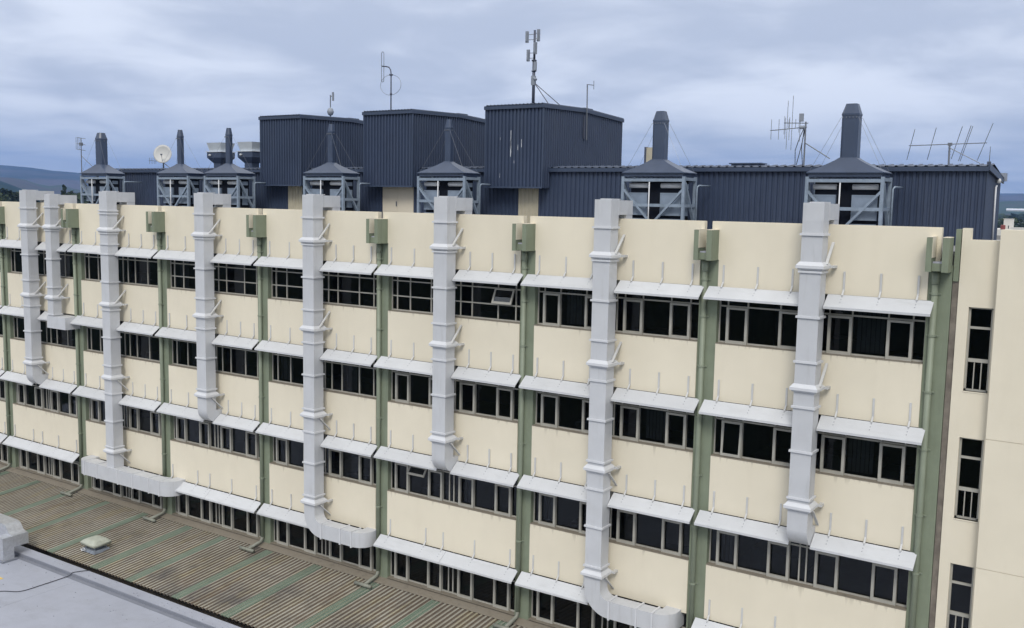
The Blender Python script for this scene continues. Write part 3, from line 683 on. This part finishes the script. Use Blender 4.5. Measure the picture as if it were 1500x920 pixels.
# folded dipole with a ring
a=mast('dipole_aerial','bent pole carrying a folded loop and a thin ring on the middle tall box','antenna',(-25.58+.5,8,7.75))
X=-25.58+.5; 
X=-23.75; sc=.928
def fx(x): return x
q=MB(); q.tube([(-25.57,8,7.8),(-25.57,8,9.80),(-25.60,8,9.98),(-25.70,8,10.1),(-25.85,8,10.14),(-26.12,8,10.17)],.028,8); q.tube([(-25.57,8,9.72),(-25.57,8,9.78)],.09,8); q.tube([(-25.57,8,8.83),(-25.57,8,8.93)],.05,8); q.build('pole',M['darkmetal'],a,True)
q=MB(); lp=[]
for k in range(9): lp.append((-26.08+.07*math.cos(math.pi*k/8),8,10.75+.07*math.sin(math.pi*k/8)))
for k in range(9): lp.append((-26.08-.07*math.cos(math.pi*k/8),8,9.52-.07*math.sin(math.pi*k/8)))
lp.append(lp[0]); q.tube(lp,.014,6); q.build('loop',M['metal'],a)
q=MB(); q.tube([(-25.59+.62*math.sin(2*math.pi*k/28),8,9.29+.46*math.cos(2*math.pi*k/28)) for k in range(29)],.009,5); q.build('ring',M['metal'],a)
a=mast('stub_aerial','small aerial with a round reflector on the leftmost tall box','antenna',(-29.4,8,7.75))
MB().tube([(-29.41,8,7.75),(-29.41,8,9.0)],.025,8).bar((-29.41,8,8.93),(-29.24,8,8.95),.03).build('pole',M['metal'],a); MB().box(-29.27,-29.2,7.96,8.04,8.72,9.13).build('rod',M['antgrey'],a)
MB().lathe([(.02,8.0),(.12,8.06),(.17,8.2),(.12,8.34),(.02,8.4)],-29.36,7.95,14).build('reflector',M['antgrey'],a,True)
a=mast('tee_aerial','thin pole with a small sideways tee on the right flank of the scratched box','antenna',(-14.93,7.6,7.0))
MB().tube([(-14.93,7.62,6.55),(-14.93,7.57,8.75)],.025,8).tube([(-14.93,7.57,8.74),(-14.93,8.1,8.77)],.016,6).tube([(-14.93,8.1,8.6),(-14.93,8.1,8.95)],.013,6).build('pole',M['metal'],a)
MB().box(-14.99,-14.94,7.42,7.5,6.6,7.5).build('wall_bracket',M['darkmetal'],a)
# aerial cluster beside the right-hand fan
a=mast('aerial_cluster','pole crowded with upright aerial rods and loose cables, left of the rightmost stack','antenna',(-5.45,5.6,5.4))
MB().tube([(-5.44,5.55,5.0),(-5.46,5.6,6.85)],.028,8).tube([(-5.45,5.55,6.16),(-4.55,5.4,5.62)],.018,6).build('pole',M['metal'],a)
q=MB(); q.tube([(-5.38,5.6,6.80),(-6.20,5.6,6.83)],.016,6)
for x,h0,h1 in ((-6.18,6.45,7.05),(-6.03,6.62,6.95),(-5.92,5.92,7.72),(-5.80,6.65,6.95),(-5.68,6.5,7.1)): q.tube([(x,5.6,h0),(x,5.6,h1)],.009,5)
q.build('yagi',M['metal'],a)
q=MB(); q.tube([(-5.40,5.55,6.67),(-6.62,5.5,6.58)],.016,6)
for x,h0,h1 in ((-6.60,6.28,6.95),(-6.34,6.28,6.95),(-6.12,6.3,7.0),(-6.06,5.95,7.55),(-5.98,6.25,7.0),(-5.62,6.2,6.9)): q.tube([(x,5.52,h0),(x,5.52,h1)],.009,5)
q.build('yagi',M['metal'],a)
MB().box(-5.68,-5.55,5.55,5.65,6.86,7.12).tube([(-5.62,5.5,6.66),(-5.45,5.5,6.66)],.06,8).build('cylinder',M['antgrey'],a)
q=MB()
for pts in ([(-5.48,5.58,6.7),(-5.62,5.5,6.3),(-5.74,5.5,5.9),(-5.72,5.5,5.42)],[(-5.47,5.58,6.6),(-5.55,5.5,6.0),(-5.68,5.5,5.42)],[(-5.5,5.58,6.6),(-5.53,5.5,6.0),(-5.46,5.5,5.3)]): q.tube(pts,.013,5)
q.build('loose_cable',M['cable'],a)
# big yagi
a=mast('long_yagi_aerial','wide horizontal aerial with slanting rods over the right end of the plant room','antenna',(-.96,5.6,5.4))
MB().tube([(-.95,5.55,5.1),(-.97,5.6,6.05)],.03,8).tube([(-.95,5.55,5.92),(-.08,5.6,5.45)],.014,6).build('pole',M['metal'],a)
q=MB(); q.tube([(-2.16,5.6,6.01),(.07,5.6,6.06)],.015,6); q.box(-1.02,-.90,5.56,5.64,5.99,6.08); q.build('boom',M['metal'],a)
for x0,z0,x1,z1 in ((-1.96,6.50,-2.25,5.58),(-1.34,6.53,-1.64,5.58),(-.60,6.55,-.94,5.60),(-.36,6.57,-.73,5.53),(-.31,6.55,-.68,5.53),(.24,6.62,-.20,5.54)): MB().tube([(x0,5.35,z0),(x1,5.85,z1)],.010,5).build('rod',M['metal'],a)
a=mast('whip_aerial','single thin whip at the right corner of the plant room roof','antenna',(.17,5.6,5.4))
MB().tube([(.17,5.62,5.2),(.18,5.6,5.95)],[.016,.008],6).build('whip',M['metal'],a); MB().box(.12,.22,5.57,5.67,5.36,5.50).build('foot',M['darkmetal'],a)
# television aerial on the left
a=mast('television_aerial','small television aerial on a stayed pole beside the leftmost fan unit','antenna',(-43.77,4.,4.9))
MB().tube([(-43.80,4,3.0),(-43.74,4,6.98)],.024,8).tube([(-43.77,4,6.05),(-42.6,3.9,5.45)],.016,6).build('pole',M['metal'],a)
q=MB()
for z in (6.36,6.66,6.98): q.tube([(-44.12,4,z+.04),(-43.36,4,z-.04)],.014,5)
for x in (-44.12,-43.98,-43.85): q.tube([(x,3.95,6.38),(x,3.95,7.02)],.011,5)
q.box(-43.84,-43.66,3.94,4.06,6.58,6.74); q.build('rods',M['metal'],a)
# dish with yagi
a=mast('satellite_dish','white satellite dish with a little aerial, left of the second fan stack','satellite dish',(-39.6,6,5.4))
dc=Vector((-39.50,5.95,6.17)); n=Vector((.62,-.74,.25)).normalized(); ux=n.cross(Vector((0,0,1))).normalized(); uy=ux.cross(n)
vs=[];fs=[];NR=5;NK=28
for side in (0,1):
    for i in range(NR+1):
        for k in range(NK):
            r=i/NR; ang=2*math.pi*k/NK; pnt=dc+ux*(.46*r*math.cos(ang))+uy*(.50*r*math.sin(ang))+n*(.10*r*r-.012*side); vs.append(pnt)
for side in (0,1):
    o=side*(NR+1)*NK
    for i in range(NR):
        for k in range(NK):
            q=(o+i*NK+k,o+i*NK+(k+1)%NK,o+(i+1)*NK+(k+1)%NK,o+(i+1)*NK+k); fs.append(q if side==0 else q[::-1])
o=NR*NK; o2=(2*NR+1)*NK
for k in range(NK): fs.append((o+k,o+(k+1)%NK,o2+(k+1)%NK,o2+k))
q=MB(); q.add(vs,fs); q.build('reflector',M['dish'],a,True)
q=MB(); q.tube([dc-n*.02,(-39.75,6.15,5.9),(-39.8,6.2,5.3)],.035,8); q.tube([(-39.5,6,5.72),(-39.78,6.1,5.33)],.02,6); q.tube([(-39.5,6,5.72),(-38.95,6.05,5.4)],.02,6); q.build('stand',M['metal'],a)
q=MB(); q.tube([dc+n*.0-uy*.46,dc+n*.36-uy*.12],.012,6); q.box(*(lambda c:(c.x-.04,c.x+.04,c.y-.04,c.y+.04,c.z-.04,c.z+.04))(dc+n*.36-uy*.12)); q.build('feed_arm',M['metal'],a)
q=MB(); q.tube([(-39.85,6.0,5.82),(-40.75,6.0,5.86)],.015,6)
for x in (-40.7,-40.5,-40.32,-40.18): q.tube([(x,6,5.68),(x,6,6.02)],.010,5)
q.build('yagi',M['metal'],a)
# funnel vents
for i,(cx,lb) in enumerate(((-36.20,'silver funnel topped dark vent, partly behind a slim stack'),(-33.87,'silver funnel topped dark vent, next to the leftmost tall box'))):
    t=thing('funnel_vent',lb,'roof vent',(cx,7,5.1),'silver funnel vents'); cy=7
    q=MB(); q.frustum(cx-.26,cx+.26,cy-.26,cy+.26,5.72,cx-.54,cx+.54,cy-.45,cy+.45,6.0); q.box(cx-.54,cx+.54,cy-.45,cy+.45,6.0,6.28); q.build('body',M['navy2'],t)
    MB().box(cx-.26,cx+.26,cy-.25,cy+.25,4.9,5.72).build('neck',M['navy2'],t)
    MB().frustum(cx-.42,cx+.42,cy-.36,cy+.36,6.32,cx-.55,cx+.55,cy-.46,cy+.46,6.76).build('funnel',M['silverwhite'],t); MB().box(cx-.58,cx+.58,cy-.49,cy+.49,6.28,6.318).build('rim',M['silverwhite'],t)
    MB().lathe([(.02,6.08),(.07,6.1),(.07,6.16),(.02,6.18)],cx-.25,cy-.50,10).build('lamp',M['lamp'],t)
t=thing('chimney_stub','narrow beige slab with a dark side behind the sixth fan stack','chimney',(-11.6,6.5,5.2))
MB().box(-11.66,-11.40,6.4,6.7,5.1,6.14).build('body',M['creamsheet'],t); MB().box(-11.75,-11.665,6.41,6.69,5.1,6.16).build('dark_side',M['darkmetal'],t)

# ------------------------------------------------------------------ lower ribbed roof
S=.09
def rz(y): return ROOF_Z+S*y
LR=thing('low_building','low building with a weathered brown ribbed roof striped by green sheets','building',(-22,-2.5,-17))
x0,x1=-52.,9.; STR=[-44.3,-41.5,-38.6,-35.75,-32.9,-29.85,-27.6,-24.8,-22.05,-19.05,-16.15,-13.2,-10.3,-7.4,-4.5,-1.6,1.3]
mb=MB(); n=int((x1-x0)/.2); st=(x1-x0)/n; prof=[]
for i in range(n):
    for a_,o in ((0,.0),(.40,.0),(.52,-.045),(.88,-.045)): prof.append((x0+(i+a_)*st,o))
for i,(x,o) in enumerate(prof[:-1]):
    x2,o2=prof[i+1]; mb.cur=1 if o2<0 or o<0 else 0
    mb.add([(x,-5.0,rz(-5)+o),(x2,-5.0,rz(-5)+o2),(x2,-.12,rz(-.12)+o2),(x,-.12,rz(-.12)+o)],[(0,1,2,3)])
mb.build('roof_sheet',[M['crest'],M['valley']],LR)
for x in STR:
    q=MB(); vs=[]; fs=[]; k=0; ww=.42; m=5
    for j in range(m):
        for a_,o in ((0,.012),(.45,.012),(.55,-.012),(.9,-.012)):
            xx=x-ww/2+ww*(j+a_)/m; vs+=[(xx,-5.03,rz(-5.03)+o),(xx,-.35,rz(-.35)+o)]
    for j in range(len(vs)//2-1): fs.append((2*j,2*j+2,2*j+3,2*j+1))
    q.add(vs,fs); q.build('green_sheet',M['strip'],LR)
MB().hexa([(x0,-.32,rz(-.32)+.006),(x1,-.32,rz(-.32)+.006),(x1,.06,ROOF_Z+.03),(x0,.06,ROOF_Z+.03)],[(x0,-.32,rz(-.32)+.025),(x1,-.32,rz(-.32)+.025),(x1,.06,ROOF_Z+.09),(x0,.06,ROOF_Z+.09)]).build('flashing',M['sill'],LR)
MB().box(x0,x1,-4.25,.05,-17,rz(-5)-.25).build('wall',M['concrete'],LR)
MB().box(x0,x1,-5.23,-4.26,-12.2,-11.9).build('gutter',M['gutter'],LR)
# roof ventilator
t=thing('roof_ventilator','rounded grey green ventilator cowl on the brown ribbed roof','roof vent',(-31.35,-3.9,rz(-3.9)))
cx,cy=-31.35,-3.9; zz=rz(cy)
q=MB(); q.frustum(cx-.44,cx+.44,cy-.38,cy+.38,zz-.02,cx-.40,cx+.40,cy-.34,cy+.34,zz+.10)
for u in (-.3,.3):
    for v in (-.25,.25): q.box(cx+u-.03,cx+u+.03,cy+v-.03,cy+v+.03,zz+.10,zz+.24)
q.box(cx-.24,cx+.24,cy-.2,cy+.2,zz+.10,zz+.235)
q.build('base',M['ventbase'],t)
q=MB(); vs=[];fs=[];NX,NY=12,10
for j in range(NY+1):
    for i in range(NX+1):
        u=-1+2*i/NX; v=-1+2*j/NY; h=max(0,(1-abs(u)**4.0)*(1-abs(v)**4.0)); vs.append((cx+u*.47,cy+v*.42,zz+.36+.15*h**.55))
for j in range(NY):
    for i in range(NX): fs.append((j*(NX+1)+i,j*(NX+1)+i+1,(j+1)*(NX+1)+i+1,(j+1)*(NX+1)+i))
q.add(vs,fs); q.frustum(cx-.44,cx+.44,cy-.39,cy+.39,zz+.24,cx-.47,cx+.47,cy-.42,cy+.42,zz+.361); q.build('cowl',M['vent'],t,True)
q=MB(); q.tube([(cx-.45,cy-.40,zz+.06),(cx-.3,cy-.46,zz+.03),(cx-.1,cy-.42,zz+.08),(cx-.25,cy-.38,zz+.12),(cx-.5,cy-.3,zz+.05)],.02,6); q.build('loose_strap',M['drum'],t)

# ------------------------------------------------------------------ membrane roof, bottom left
MR=thing('membrane_roof_building','flat blue grey membrane roof in the bottom left corner','building',(-25,-12,-17))
MB().box(-60,12,-24,-5.74,-17,-11.0).build('deck',M['membrane'],MR)
MB().box(-60,12,-5.74,-5.24,-17,-10.86).build('kerb_top',M['membrane'],MR)
MB().box(-60,12,-5.775,-5.742,-10.998,-10.875).build('kerb_face',M['kerbface'],MR)
MB().box(-60,12,-5.95,-5.776,-10.998,-10.992).build('seam',M['kerbface'],MR)
q=MB()
for x in (-47,-41.2,-35.4,-29.6,-23.8,-18): q.box(x,x+.07,-24,-5.96,-10.9995,-10.996)
q.build('lap_seam',M['membrane'],MR)
q=MB(); rq=random.Random(5)
for i in range(60):
    x=rq.uniform(-36,-20); y=rq.uniform(-9.5,-5.98); e=rq.uniform(.008,.02); q.box(x,x+e*rq.uniform(1,3),y,y+e,-10.9985,-10.985)
for i in range(40):
    x=rq.uniform(-36,-20); y=rq.uniform(-5.7,-5.3); e=rq.uniform(.007,.018); q.box(x,x+e*rq.uniform(1,3),y,y+e,-10.859,-10.845)
tag(q.build('grit',M['kerbface'],MR),kind='stuff')
t=thing('foil_duct','crinkled silver ductwork with a stepped bend on the membrane roof corner','duct',(-34.4,-6.0,-11))
# upright leg, crosspiece over the kerb and stepped back part
MB().box(-34.28,-33.58,-6.64,-6.0,-10.999,-10.93).build('base',M['kerbface'],t)
q=MB(); q.box(-34.2,-33.67,-6.55,-6.09,-10.93,-10.0); q.box(-34.215,-33.655,-6.565,-6.075,-10.56,-10.53); q.build('leg',M['silver'],t)
q=MB(); q.box(-34.2,-33.67,-6.088,-5.46,-10.46,-10.0); q.build('crosspiece',M['silver'],t)
q=MB(); pts=[(-33.69,-9.985),(-33.9,-9.96),(-34.0,-9.91),(-34.1,-9.78),(-34.2,-9.68),(-34.32,-9.63),(-34.7,-9.60),(-36,-9.59)]
for (xa,za),(xb,zb) in zip(pts[:-1],pts[1:]): q.hexa([(xb,-6.12,-10.4),(xa,-6.12,-10.4),(xa,-5.48,-10.4),(xb,-5.48,-10.4)],[(xb,-6.12,zb),(xa,-6.12,za),(xa,-5.48,za),(xb,-5.48,zb)])
q.build('stepped_bend',M['silver'],t)
def smooth(p,n=6):
    o=[]
    P=[Vector(x) for x in p]; P=[P[0]]+P+[P[-1]]
    for i in range(1,len(P)-2):
        for j in range(n):
            t=j/n; a,b,c,d=P[i-1],P[i],P[i+1],P[i+2]
            o.append(.5*((2*b)+(c-a)*t+(2*a-5*b+4*c-d)*t*t+(3*b-a-3*c+d)*t**3))
    return o+[P[-1]]
q=MB(); q.tube(smooth([(-31.6,-9.2,-10.975),(-30.9,-8.23,-10.975),(-30.29,-7.78,-10.975),(-30.22,-6.96,-10.975),(-30.22,-5.95,-10.97),(-30.15,-5.80,-10.90),(-30.10,-5.72,-10.835),(-29.82,-5.27,-10.835),(-29.75,-5.2,-10.9)]),.014,6)
tag(q.build('cable',M['cable'],None,True),'thin black cable curving across the blue grey membrane roof','cable')
t=thing('yellow_marker','yellow framed hatch at the left edge of the membrane roof','hatch',(-32.1,-7.8,-11))
q=MB(); cx,cy=-32.32,-7.72
for a_,b_,c_,d_ in ((-.26,.26,-.26,-.20),(-.26,.26,.20,.26),(-.26,-.20,-.20,.20),(.20,.26,-.20,.20)): q.box(cx+a_,cx+b_,cy+c_,cy+d_,-10.998,-10.985)
q.build('frame',M['yellow'],t); MB().box(cx-.2,cx+.2,cy-.2,cy+.2,-10.998,-10.99).build('cover',M['kerbface'],t)
for i,(x,y) in enumerate(((-31.9,-6.4),(-26.5,-6.6))):
    pass

# ------------------------------------------------------------------ land
GZ=-17.
q=MB(); n=24; Rr=9500
vs=[(0,0,GZ-.2)]+[(Rr*math.cos(2*math.pi*k/n),Rr*math.sin(2*math.pi*k/n),GZ-.2) for k in range(n)]
q.add(vs,[(0,1+k,1+(k+1)%n) for k in range(n)]); tag(q.build('ground',M['ground']),kind='structure')
from mathutils import noise as mn
def ridge(name,m,az0,az1,r0,r1,hf,na=90,nr=16):
    vs=[];fs=[]
    for j in range(nr+1):
        r=r0+(r1-r0)*j/nr
        for i in range(na+1):
            az=R(az0+(az1-az0)*i/na); x=4.8-math.sin(az)*r; y=-27+math.cos(az)*r; t=j/nr
            h=hf(math.degrees(az),t)*math.sin(math.pi*min(1,t*.98+.02)*.5)**1.5
            h*=1+.28*mn.fractal(Vector((x*.0016,y*.0016,1.7)),1.,2.,5)
            vs.append((x,y,GZ+max(-1,h)))
    for j in range(nr):
        for i in range(na): fs.append((j*(na+1)+i,(j+1)*(na+1)+i,(j+1)*(na+1)+i+1,j*(na+1)+i+1))
    q=MB(); q.add(vs,fs); return tag(q.build(name,m,None,True),kind='structure')
def hA(az,t): return 156-3*(61-az) if az>40 else 60+ (135*max(0,min(1,(az-20)/20)) )+ 62*math.exp(-((az-6)/3.5)**2)
ridge('mountains',M['hill'],-12,80,3600,6800,hA)
def hB(az,t): return 20+ 40/(1+math.exp(-(az-60.55)/.22)) + 6*math.exp(-((az-57)/.8)**2)- 15*math.exp(-((az-3)/8)**2)
def hC(az,t): return 30+34/(1+math.exp(-(az-59.4)/.35))+12*math.exp(-((az-58.2)/.5)**2)+30*math.exp(-((az-6)/4)**2)
ridge('foothills',M['foothill'],-12,80,2700,3500,hC,na=160,nr=10)
ridge('hills',M['midhill'],-12,80,1500,2600,hB,nr=10)

def tree_proto(seed,h,w,m,conic=False):
    rr=random.Random(seed); crown=MB()
    for c in range(26):
        zc=h*(.25+.72*rr.random()); prof=(1-(zc/h-.25)/.80) if conic else math.sin(math.pi*min(1,max(.12,(zc/h-.15)/.9)))
        a=rr.random()*6.28; d=w*.5*prof*rr.random()**.5; cx,cy=d*math.cos(a),d*math.sin(a); cr=w*(.10+.12*rr.random())*(.6 if conic else 1)
        for l in range(34):
            v=Vector((rr.gauss(0,1),rr.gauss(0,1),rr.gauss(0,1))).normalized()*cr*rr.random()**.4
            p=Vector((cx,cy,zc))+v; s=w*.035*(.6+rr.random()); u=Vector((rr.gauss(0,1),rr.gauss(0,1),rr.gauss(0,1))).normalized(); k=u.orthogonal().normalized()
            crown.add([p-u*s-k*s*.6,p+u*s-k*s*.6,p+u*s+k*s*.6,p-u*s+k*s*.6],[(0,1,2,3)])
    trunk=MB(); trunk.tube([(0,0,0),(0,0,h*.3),(w*.02,0,h*.7)],[w*.035,w*.025,w*.008],7)
    for k in range(5):
        a=k*1.3; z=h*(.28+.08*k); trunk.tube([(0,0,z),(w*.28*math.cos(a),w*.28*math.sin(a),z+h*.14)],[w*.014,w*.005],5)
    return crown,trunk,m
TP=[]
def tree(kind,label,x,y,gz,h,w,group):
    name=['broad_tree','conical_tree','pale_tree'][kind]
    if len(TP)<=kind or TP[kind] is None: return
    src=TP[kind]; t=copy_tree(src); t.location=(x,y,gz); t.rotation_euler=(0,0,random.random()*6.28); t.scale=(w/10,w/10,h/20); tag(t,label,'tree',group); return t
for kind,(seed,con,mm) in enumerate(((1,False,'leaf'),(2,True,'leaf'),(3,False,'leaf2'))):
    cr,tr,_=tree_proto(seed,20,10,None,con)
    root=bpy.data.objects.new(['broad_tree','conical_tree','pale_tree'][kind],None); col.objects.link(root)
    cr.build('crown',M[mm],root); tr.build('trunk',M['bark'],root); TP.append(root)
rt=random.Random(11)
def polar(az,r): a=R(az); return 4.8-math.sin(a)*r, -27+math.cos(a)*r
first=[True]*3
def put(kind,label,az,r,h,w,group,gz=GZ):
    x,y=polar(az,r)
    if first[kind]:
        t=TP[kind]; first[kind]=False; t.location=(x,y,gz); t.scale=(w/10,w/10,h/20); tag(t,label,'tree',group)
    else: tree(kind,label,x,y,gz,h,w,group)
gl='trees beyond the parapet at the left'
for az,r,h,w in ((62.6,460,22,15),(61.9,450,22.5,14),(61.3,440,22.5,14),(60.7,455,22,14),(60.2,470,21.5,13),(59.4,450,21,14),(57.8,440,21.5,13),(57.5,430,21,13),(57.1,450,21.5,13),(61.2,380,20.5,14),(57.3,390,20.3,12)): put(0,'dark broad tree beyond the parapet at the left edge',az,r,h,w,gl)
put(1,'dark pointed tree standing above its neighbours left of the leftmost fan unit',58.05,430,24.5,9,None)
gr='trees beyond the annex roof at the right'
for i in range(120):
    az=3.4+rt.random()*4.2; r=300+rt.random()**.8*1500; h=10+rt.random()*8
    put(2 if rt.random()<.55 else 0, 'green tree in the distance beyond the annex roof at the right' , az,r,h,10+rt.random()*8,gr)
gh='far houses among the trees at the right'
hp=None
for i in range(14):
    az=3.4+rt.random()*5; r=450+rt.random()*900; x,y=polar(az,r); s=.8+rt.random()*.6
    if hp is None:
        hp=thing('house','pale house far off among the trees at the right','house',(0,0,0),gh)
        MB().box(-6,6,-4,4,0,6).build('wall',M['white_wall'],hp)
        q=MB(); q.add([(-6.4,-4.4,5.9),(6.4,-4.4,5.9),(6.4,4.4,5.9),(-6.4,4.4,5.9),(-6.4,0,8.6),(6.4,0,8.6)],[(0,1,5,4),(2,3,4,5),(1,2,5),(3,0,4),(0,3,2,1)]); q.build('roof',M['antgrey'],hp); h_=hp
    else: h_=copy_tree(hp)
    h_.location=(x,y,GZ); h_.rotation_euler=(0,0,rt.random()*3); h_.scale=(s,s,s*1.1)
for az,r,lb in ((6.5,2950,'long white shed far off on the hillside at the right'),(5.55,2750,'lower white shed further right on the far hillside')):
    x,y=polar(az,r); t=thing('white_shed',lb,'shed',(x,y,-6)); z=-3.
    MB().box(x-26,x+26,y-12,y+12,GZ-1,z+9).build('wall',M['white_wall'],t); q=MB(); q.add([(x-27,y-13,z+9),(x+27,y-13,z+9),(x+27,y+13,z+9),(x-27,y+13,z+9),(x-27,y,z+13),(x+27,y,z+13)],[(0,1,5,4),(2,3,4,5),(1,2,5),(3,0,4)]); q.build('roof',M['drum'],t)
t=thing('neighbouring_block','pale building behind the annex with a small white rooftop cabin','building',(-10,145,GZ))
MB().box(-30,-2,139.5,152,GZ,1.15).build('wall',M['white_wall'],t); MB().box(-15.0,-2,139.3,139.5,1.0,1.55).build('parapet',M['white_wall'],t)
q=MB(); q.box(-16.2,-15.0,141,143,1.15,2.74); q.box(-16.3,-14.95,140.95,143.05,2.74,2.80); o=q.build('cabin',M['white_wall'],t)
MB().box(-15.55,-15.42,140.97,141.0,1.3,1.75).build('hatch',M['black'],o)
MB().lathe([(.35,1.15),(.35,1.75),(.25,1.85)],-16.15,140.2,14).build('red_tank',M['redroof'],t)

# ------------------------------------------------------------------ air
q=MB(); q.box(-8200,3000,-700,7800,GZ-1.5,330)
hz=q.build('haze',None); tag(hz,kind='stuff')
hm=bpy.data.materials.new('haze_air'); hm.use_nodes=True; nt=hm.node_tree; nt.nodes.clear()
o=nt.nodes.new('ShaderNodeOutputMaterial'); v=nt.nodes.new('ShaderNodeVolumePrincipled'); v.inputs['Color'].default_value=(.26,.46,.92,1); v.inputs['Density'].default_value=1.3e-4; v.inputs['Anisotropy'].default_value=.1
nt.links.new(v.outputs[0],o.inputs['Volume']); hz.data.materials.clear(); hz.data.materials.append(hm)

# ------------------------------------------------------------------ sky and sun
SUN_EL=44; SUN_AZ=152   # degrees; azimuth measured clockwise from +Y
w=bpy.data.worlds.new('World'); scene.world=w; w.use_nodes=True; nt=w.node_tree; N=nt.nodes; L=nt.links
bg=N['Background']; bg.inputs['Strength'].default_value=.1
sky=N.new('ShaderNodeTexSky'); sky.sky_type='NISHITA'; sky.sun_disc=False; sky.sun_elevation=R(SUN_EL); sky.sun_rotation=R(SUN_AZ); sky.air_density=1; sky.dust_density=2
tc=N.new('ShaderNodeTexCoord'); sp=N.new('ShaderNodeSeparateXYZ'); L.new(tc.outputs['Generated'],sp.inputs[0])
def M_(op,a,b=None,c=None):
    n=N.new('ShaderNodeMath'); n.operation=op
    for i,q in enumerate((a,b,c)):
        if q is None: continue
        if isinstance(q,(int,float)): n.inputs[i].default_value=q
        else: L.new(q,n.inputs[i])
    return n.outputs[0]
def MR_(f,a,b,c=0,d=1,smooth=False):
    n=N.new('ShaderNodeMapRange'); n.interpolation_type='SMOOTHSTEP' if smooth else 'LINEAR'
    L.new(f,n.inputs[0])
    for i,q in enumerate((a,b,c,d)): n.inputs[i+1].default_value=q
    return n.outputs[0]
zc=M_('MAXIMUM',sp.outputs['Z'],0.0); den=M_('ADD',zc,.15)
cb=N.new('ShaderNodeCombineXYZ'); L.new(M_('DIVIDE',sp.outputs['X'],den),cb.inputs[0]); L.new(M_('DIVIDE',sp.outputs['Y'],den),cb.inputs[1])
def cl(scale,det,off,rough=.55,dist=0.):
    mp=N.new('ShaderNodeMapping'); mp.inputs['Location'].default_value=off; mp.inputs['Scale'].default_value=(1,1,1); mp.inputs['Rotation'].default_value=(0,0,R(-33)); L.new(cb.outputs[0],mp.inputs['Vector'])
    mp2=N.new('ShaderNodeMapping'); mp2.inputs['Scale'].default_value=(.8,.85,1); L.new(mp.outputs[0],mp2.inputs['Vector'])
    n=N.new('ShaderNodeTexNoise'); n.inputs['Scale'].default_value=scale; n.inputs['Detail'].default_value=det; n.inputs['Roughness'].default_value=rough; n.inputs['Distortion'].default_value=dist; L.new(mp2.outputs[0],n.inputs['Vector']); return n.outputs['Fac']
c1=cl(1.0,4,(3.1,1.7,0),.5,.5); c2=cl(2.8,5,(7.7,4.2,0),.52,.6)
mp3=N.new('ShaderNodeMapping'); mp3.inputs['Scale'].default_value=(3.2,3.2,11); mp3.inputs['Location'].default_value=(2.3,.4,1.1); L.new(tc.outputs['Generated'],mp3.inputs['Vector'])
n3=N.new('ShaderNodeTexNoise'); n3.inputs['Scale'].default_value=1; n3.inputs['Detail'].default_value=5; n3.inputs['Roughness'].default_value=.52; n3.inputs['Distortion'].default_value=.4; L.new(mp3.outputs[0],n3.inputs['Vector'])
cmix=M_('ADD',M_('ADD',M_('MULTIPLY',c1,.30),M_('MULTIPLY',c2,.20)),M_('MULTIPLY',n3.outputs['Fac'],.50))
f=MR_(cmix,.41,.58,0,1,True)
def MC(fac,a,b):
    n=N.new('ShaderNodeMix'); n.data_type='RGBA'
    if isinstance(fac,(int,float)): n.inputs[0].default_value=fac
    else: L.new(fac,n.inputs[0])
    for q,i in ((a,6),(b,7)):
        if isinstance(q,tuple): n.inputs[i].default_value=(*q,1)
        else: L.new(q,n.inputs[i])
    return n.outputs[2]
K=11.4
cloud=MC(f,tuple(K*x for x in (.405,.45,.55)),tuple(K*x for x in (.645,.685,.77)))
hor=MC(MR_(c2,.35,.65),tuple(K*x for x in (.34,.405,.53)),tuple(K*x for x in (.52,.57,.66)))
cloud=MC(MR_(sp.outputs['Z'],.015,.10,1,0,True),cloud,hor)
# an overcast dome is brighter overhead than near the horizon
up=MR_(sp.outputs['Z'],.22,.85,1,1.25,True)
cloud=MC(MR_(sp.outputs['Z'],.20,.5,0,1,True),cloud,MC(f,tuple(K*x for x in (.62,.64,.68)),tuple(K*x for x in (.78,.79,.80))))
sc_=N.new('ShaderNodeVectorMath'); sc_.operation='SCALE'; L.new(cloud,sc_.inputs[0]); L.new(up,sc_.inputs['Scale'])
L.new(MC(.93,sky.outputs[0],sc_.outputs[0]),bg.inputs['Color'])
sd=bpy.data.lights.new('sun','SUN'); sd.energy=1.5; sd.angle=R(20); sd.color=(1,.965,.90); so=bpy.data.objects.new('sun',sd); col.objects.link(so)
az=R(SUN_AZ); el=R(SUN_EL); dirv=Vector((math.sin(az)*math.cos(el),math.cos(az)*math.cos(el),math.sin(el)))
so.rotation_euler=(-dirv).to_track_quat('-Z','Y').to_euler(); so.location=(0,-20,60)

# ------------------------------------------------------------------ camera
cam=bpy.data.cameras.new('camera'); cam.sensor_width=36; cam.sensor_fit='HORIZONTAL'; cam.lens=34.48; cam.clip_start=.1; cam.clip_end=30000
co=bpy.data.objects.new('camera',cam); col.objects.link(co); scene.camera=co
r_=Vector((.83224938,.55410358,.01817122)); u_=Vector((-.07813815,.08478632,.99333061)); f_=Vector((-.54886737,.82811866,-.11385999))
m4=Matrix(((r_.x,u_.x,-f_.x,4.80265623),(r_.y,u_.y,-f_.y,-27.35306424),(r_.z,u_.z,-f_.z,4.03523285),(0,0,0,1)))
co.matrix_world=m4
scene.render.engine='CYCLES'; scene.render.resolution_x=1024; scene.render.resolution_y=628
scene.cycles.max_bounces=6; scene.cycles.transparent_max_bounces=12; scene.cycles.volume_bounces=0
scene.view_settings.view_transform='Standard'; scene.view_settings.look='None'; scene.view_settings.exposure=.33; scene.view_settings.gamma=1
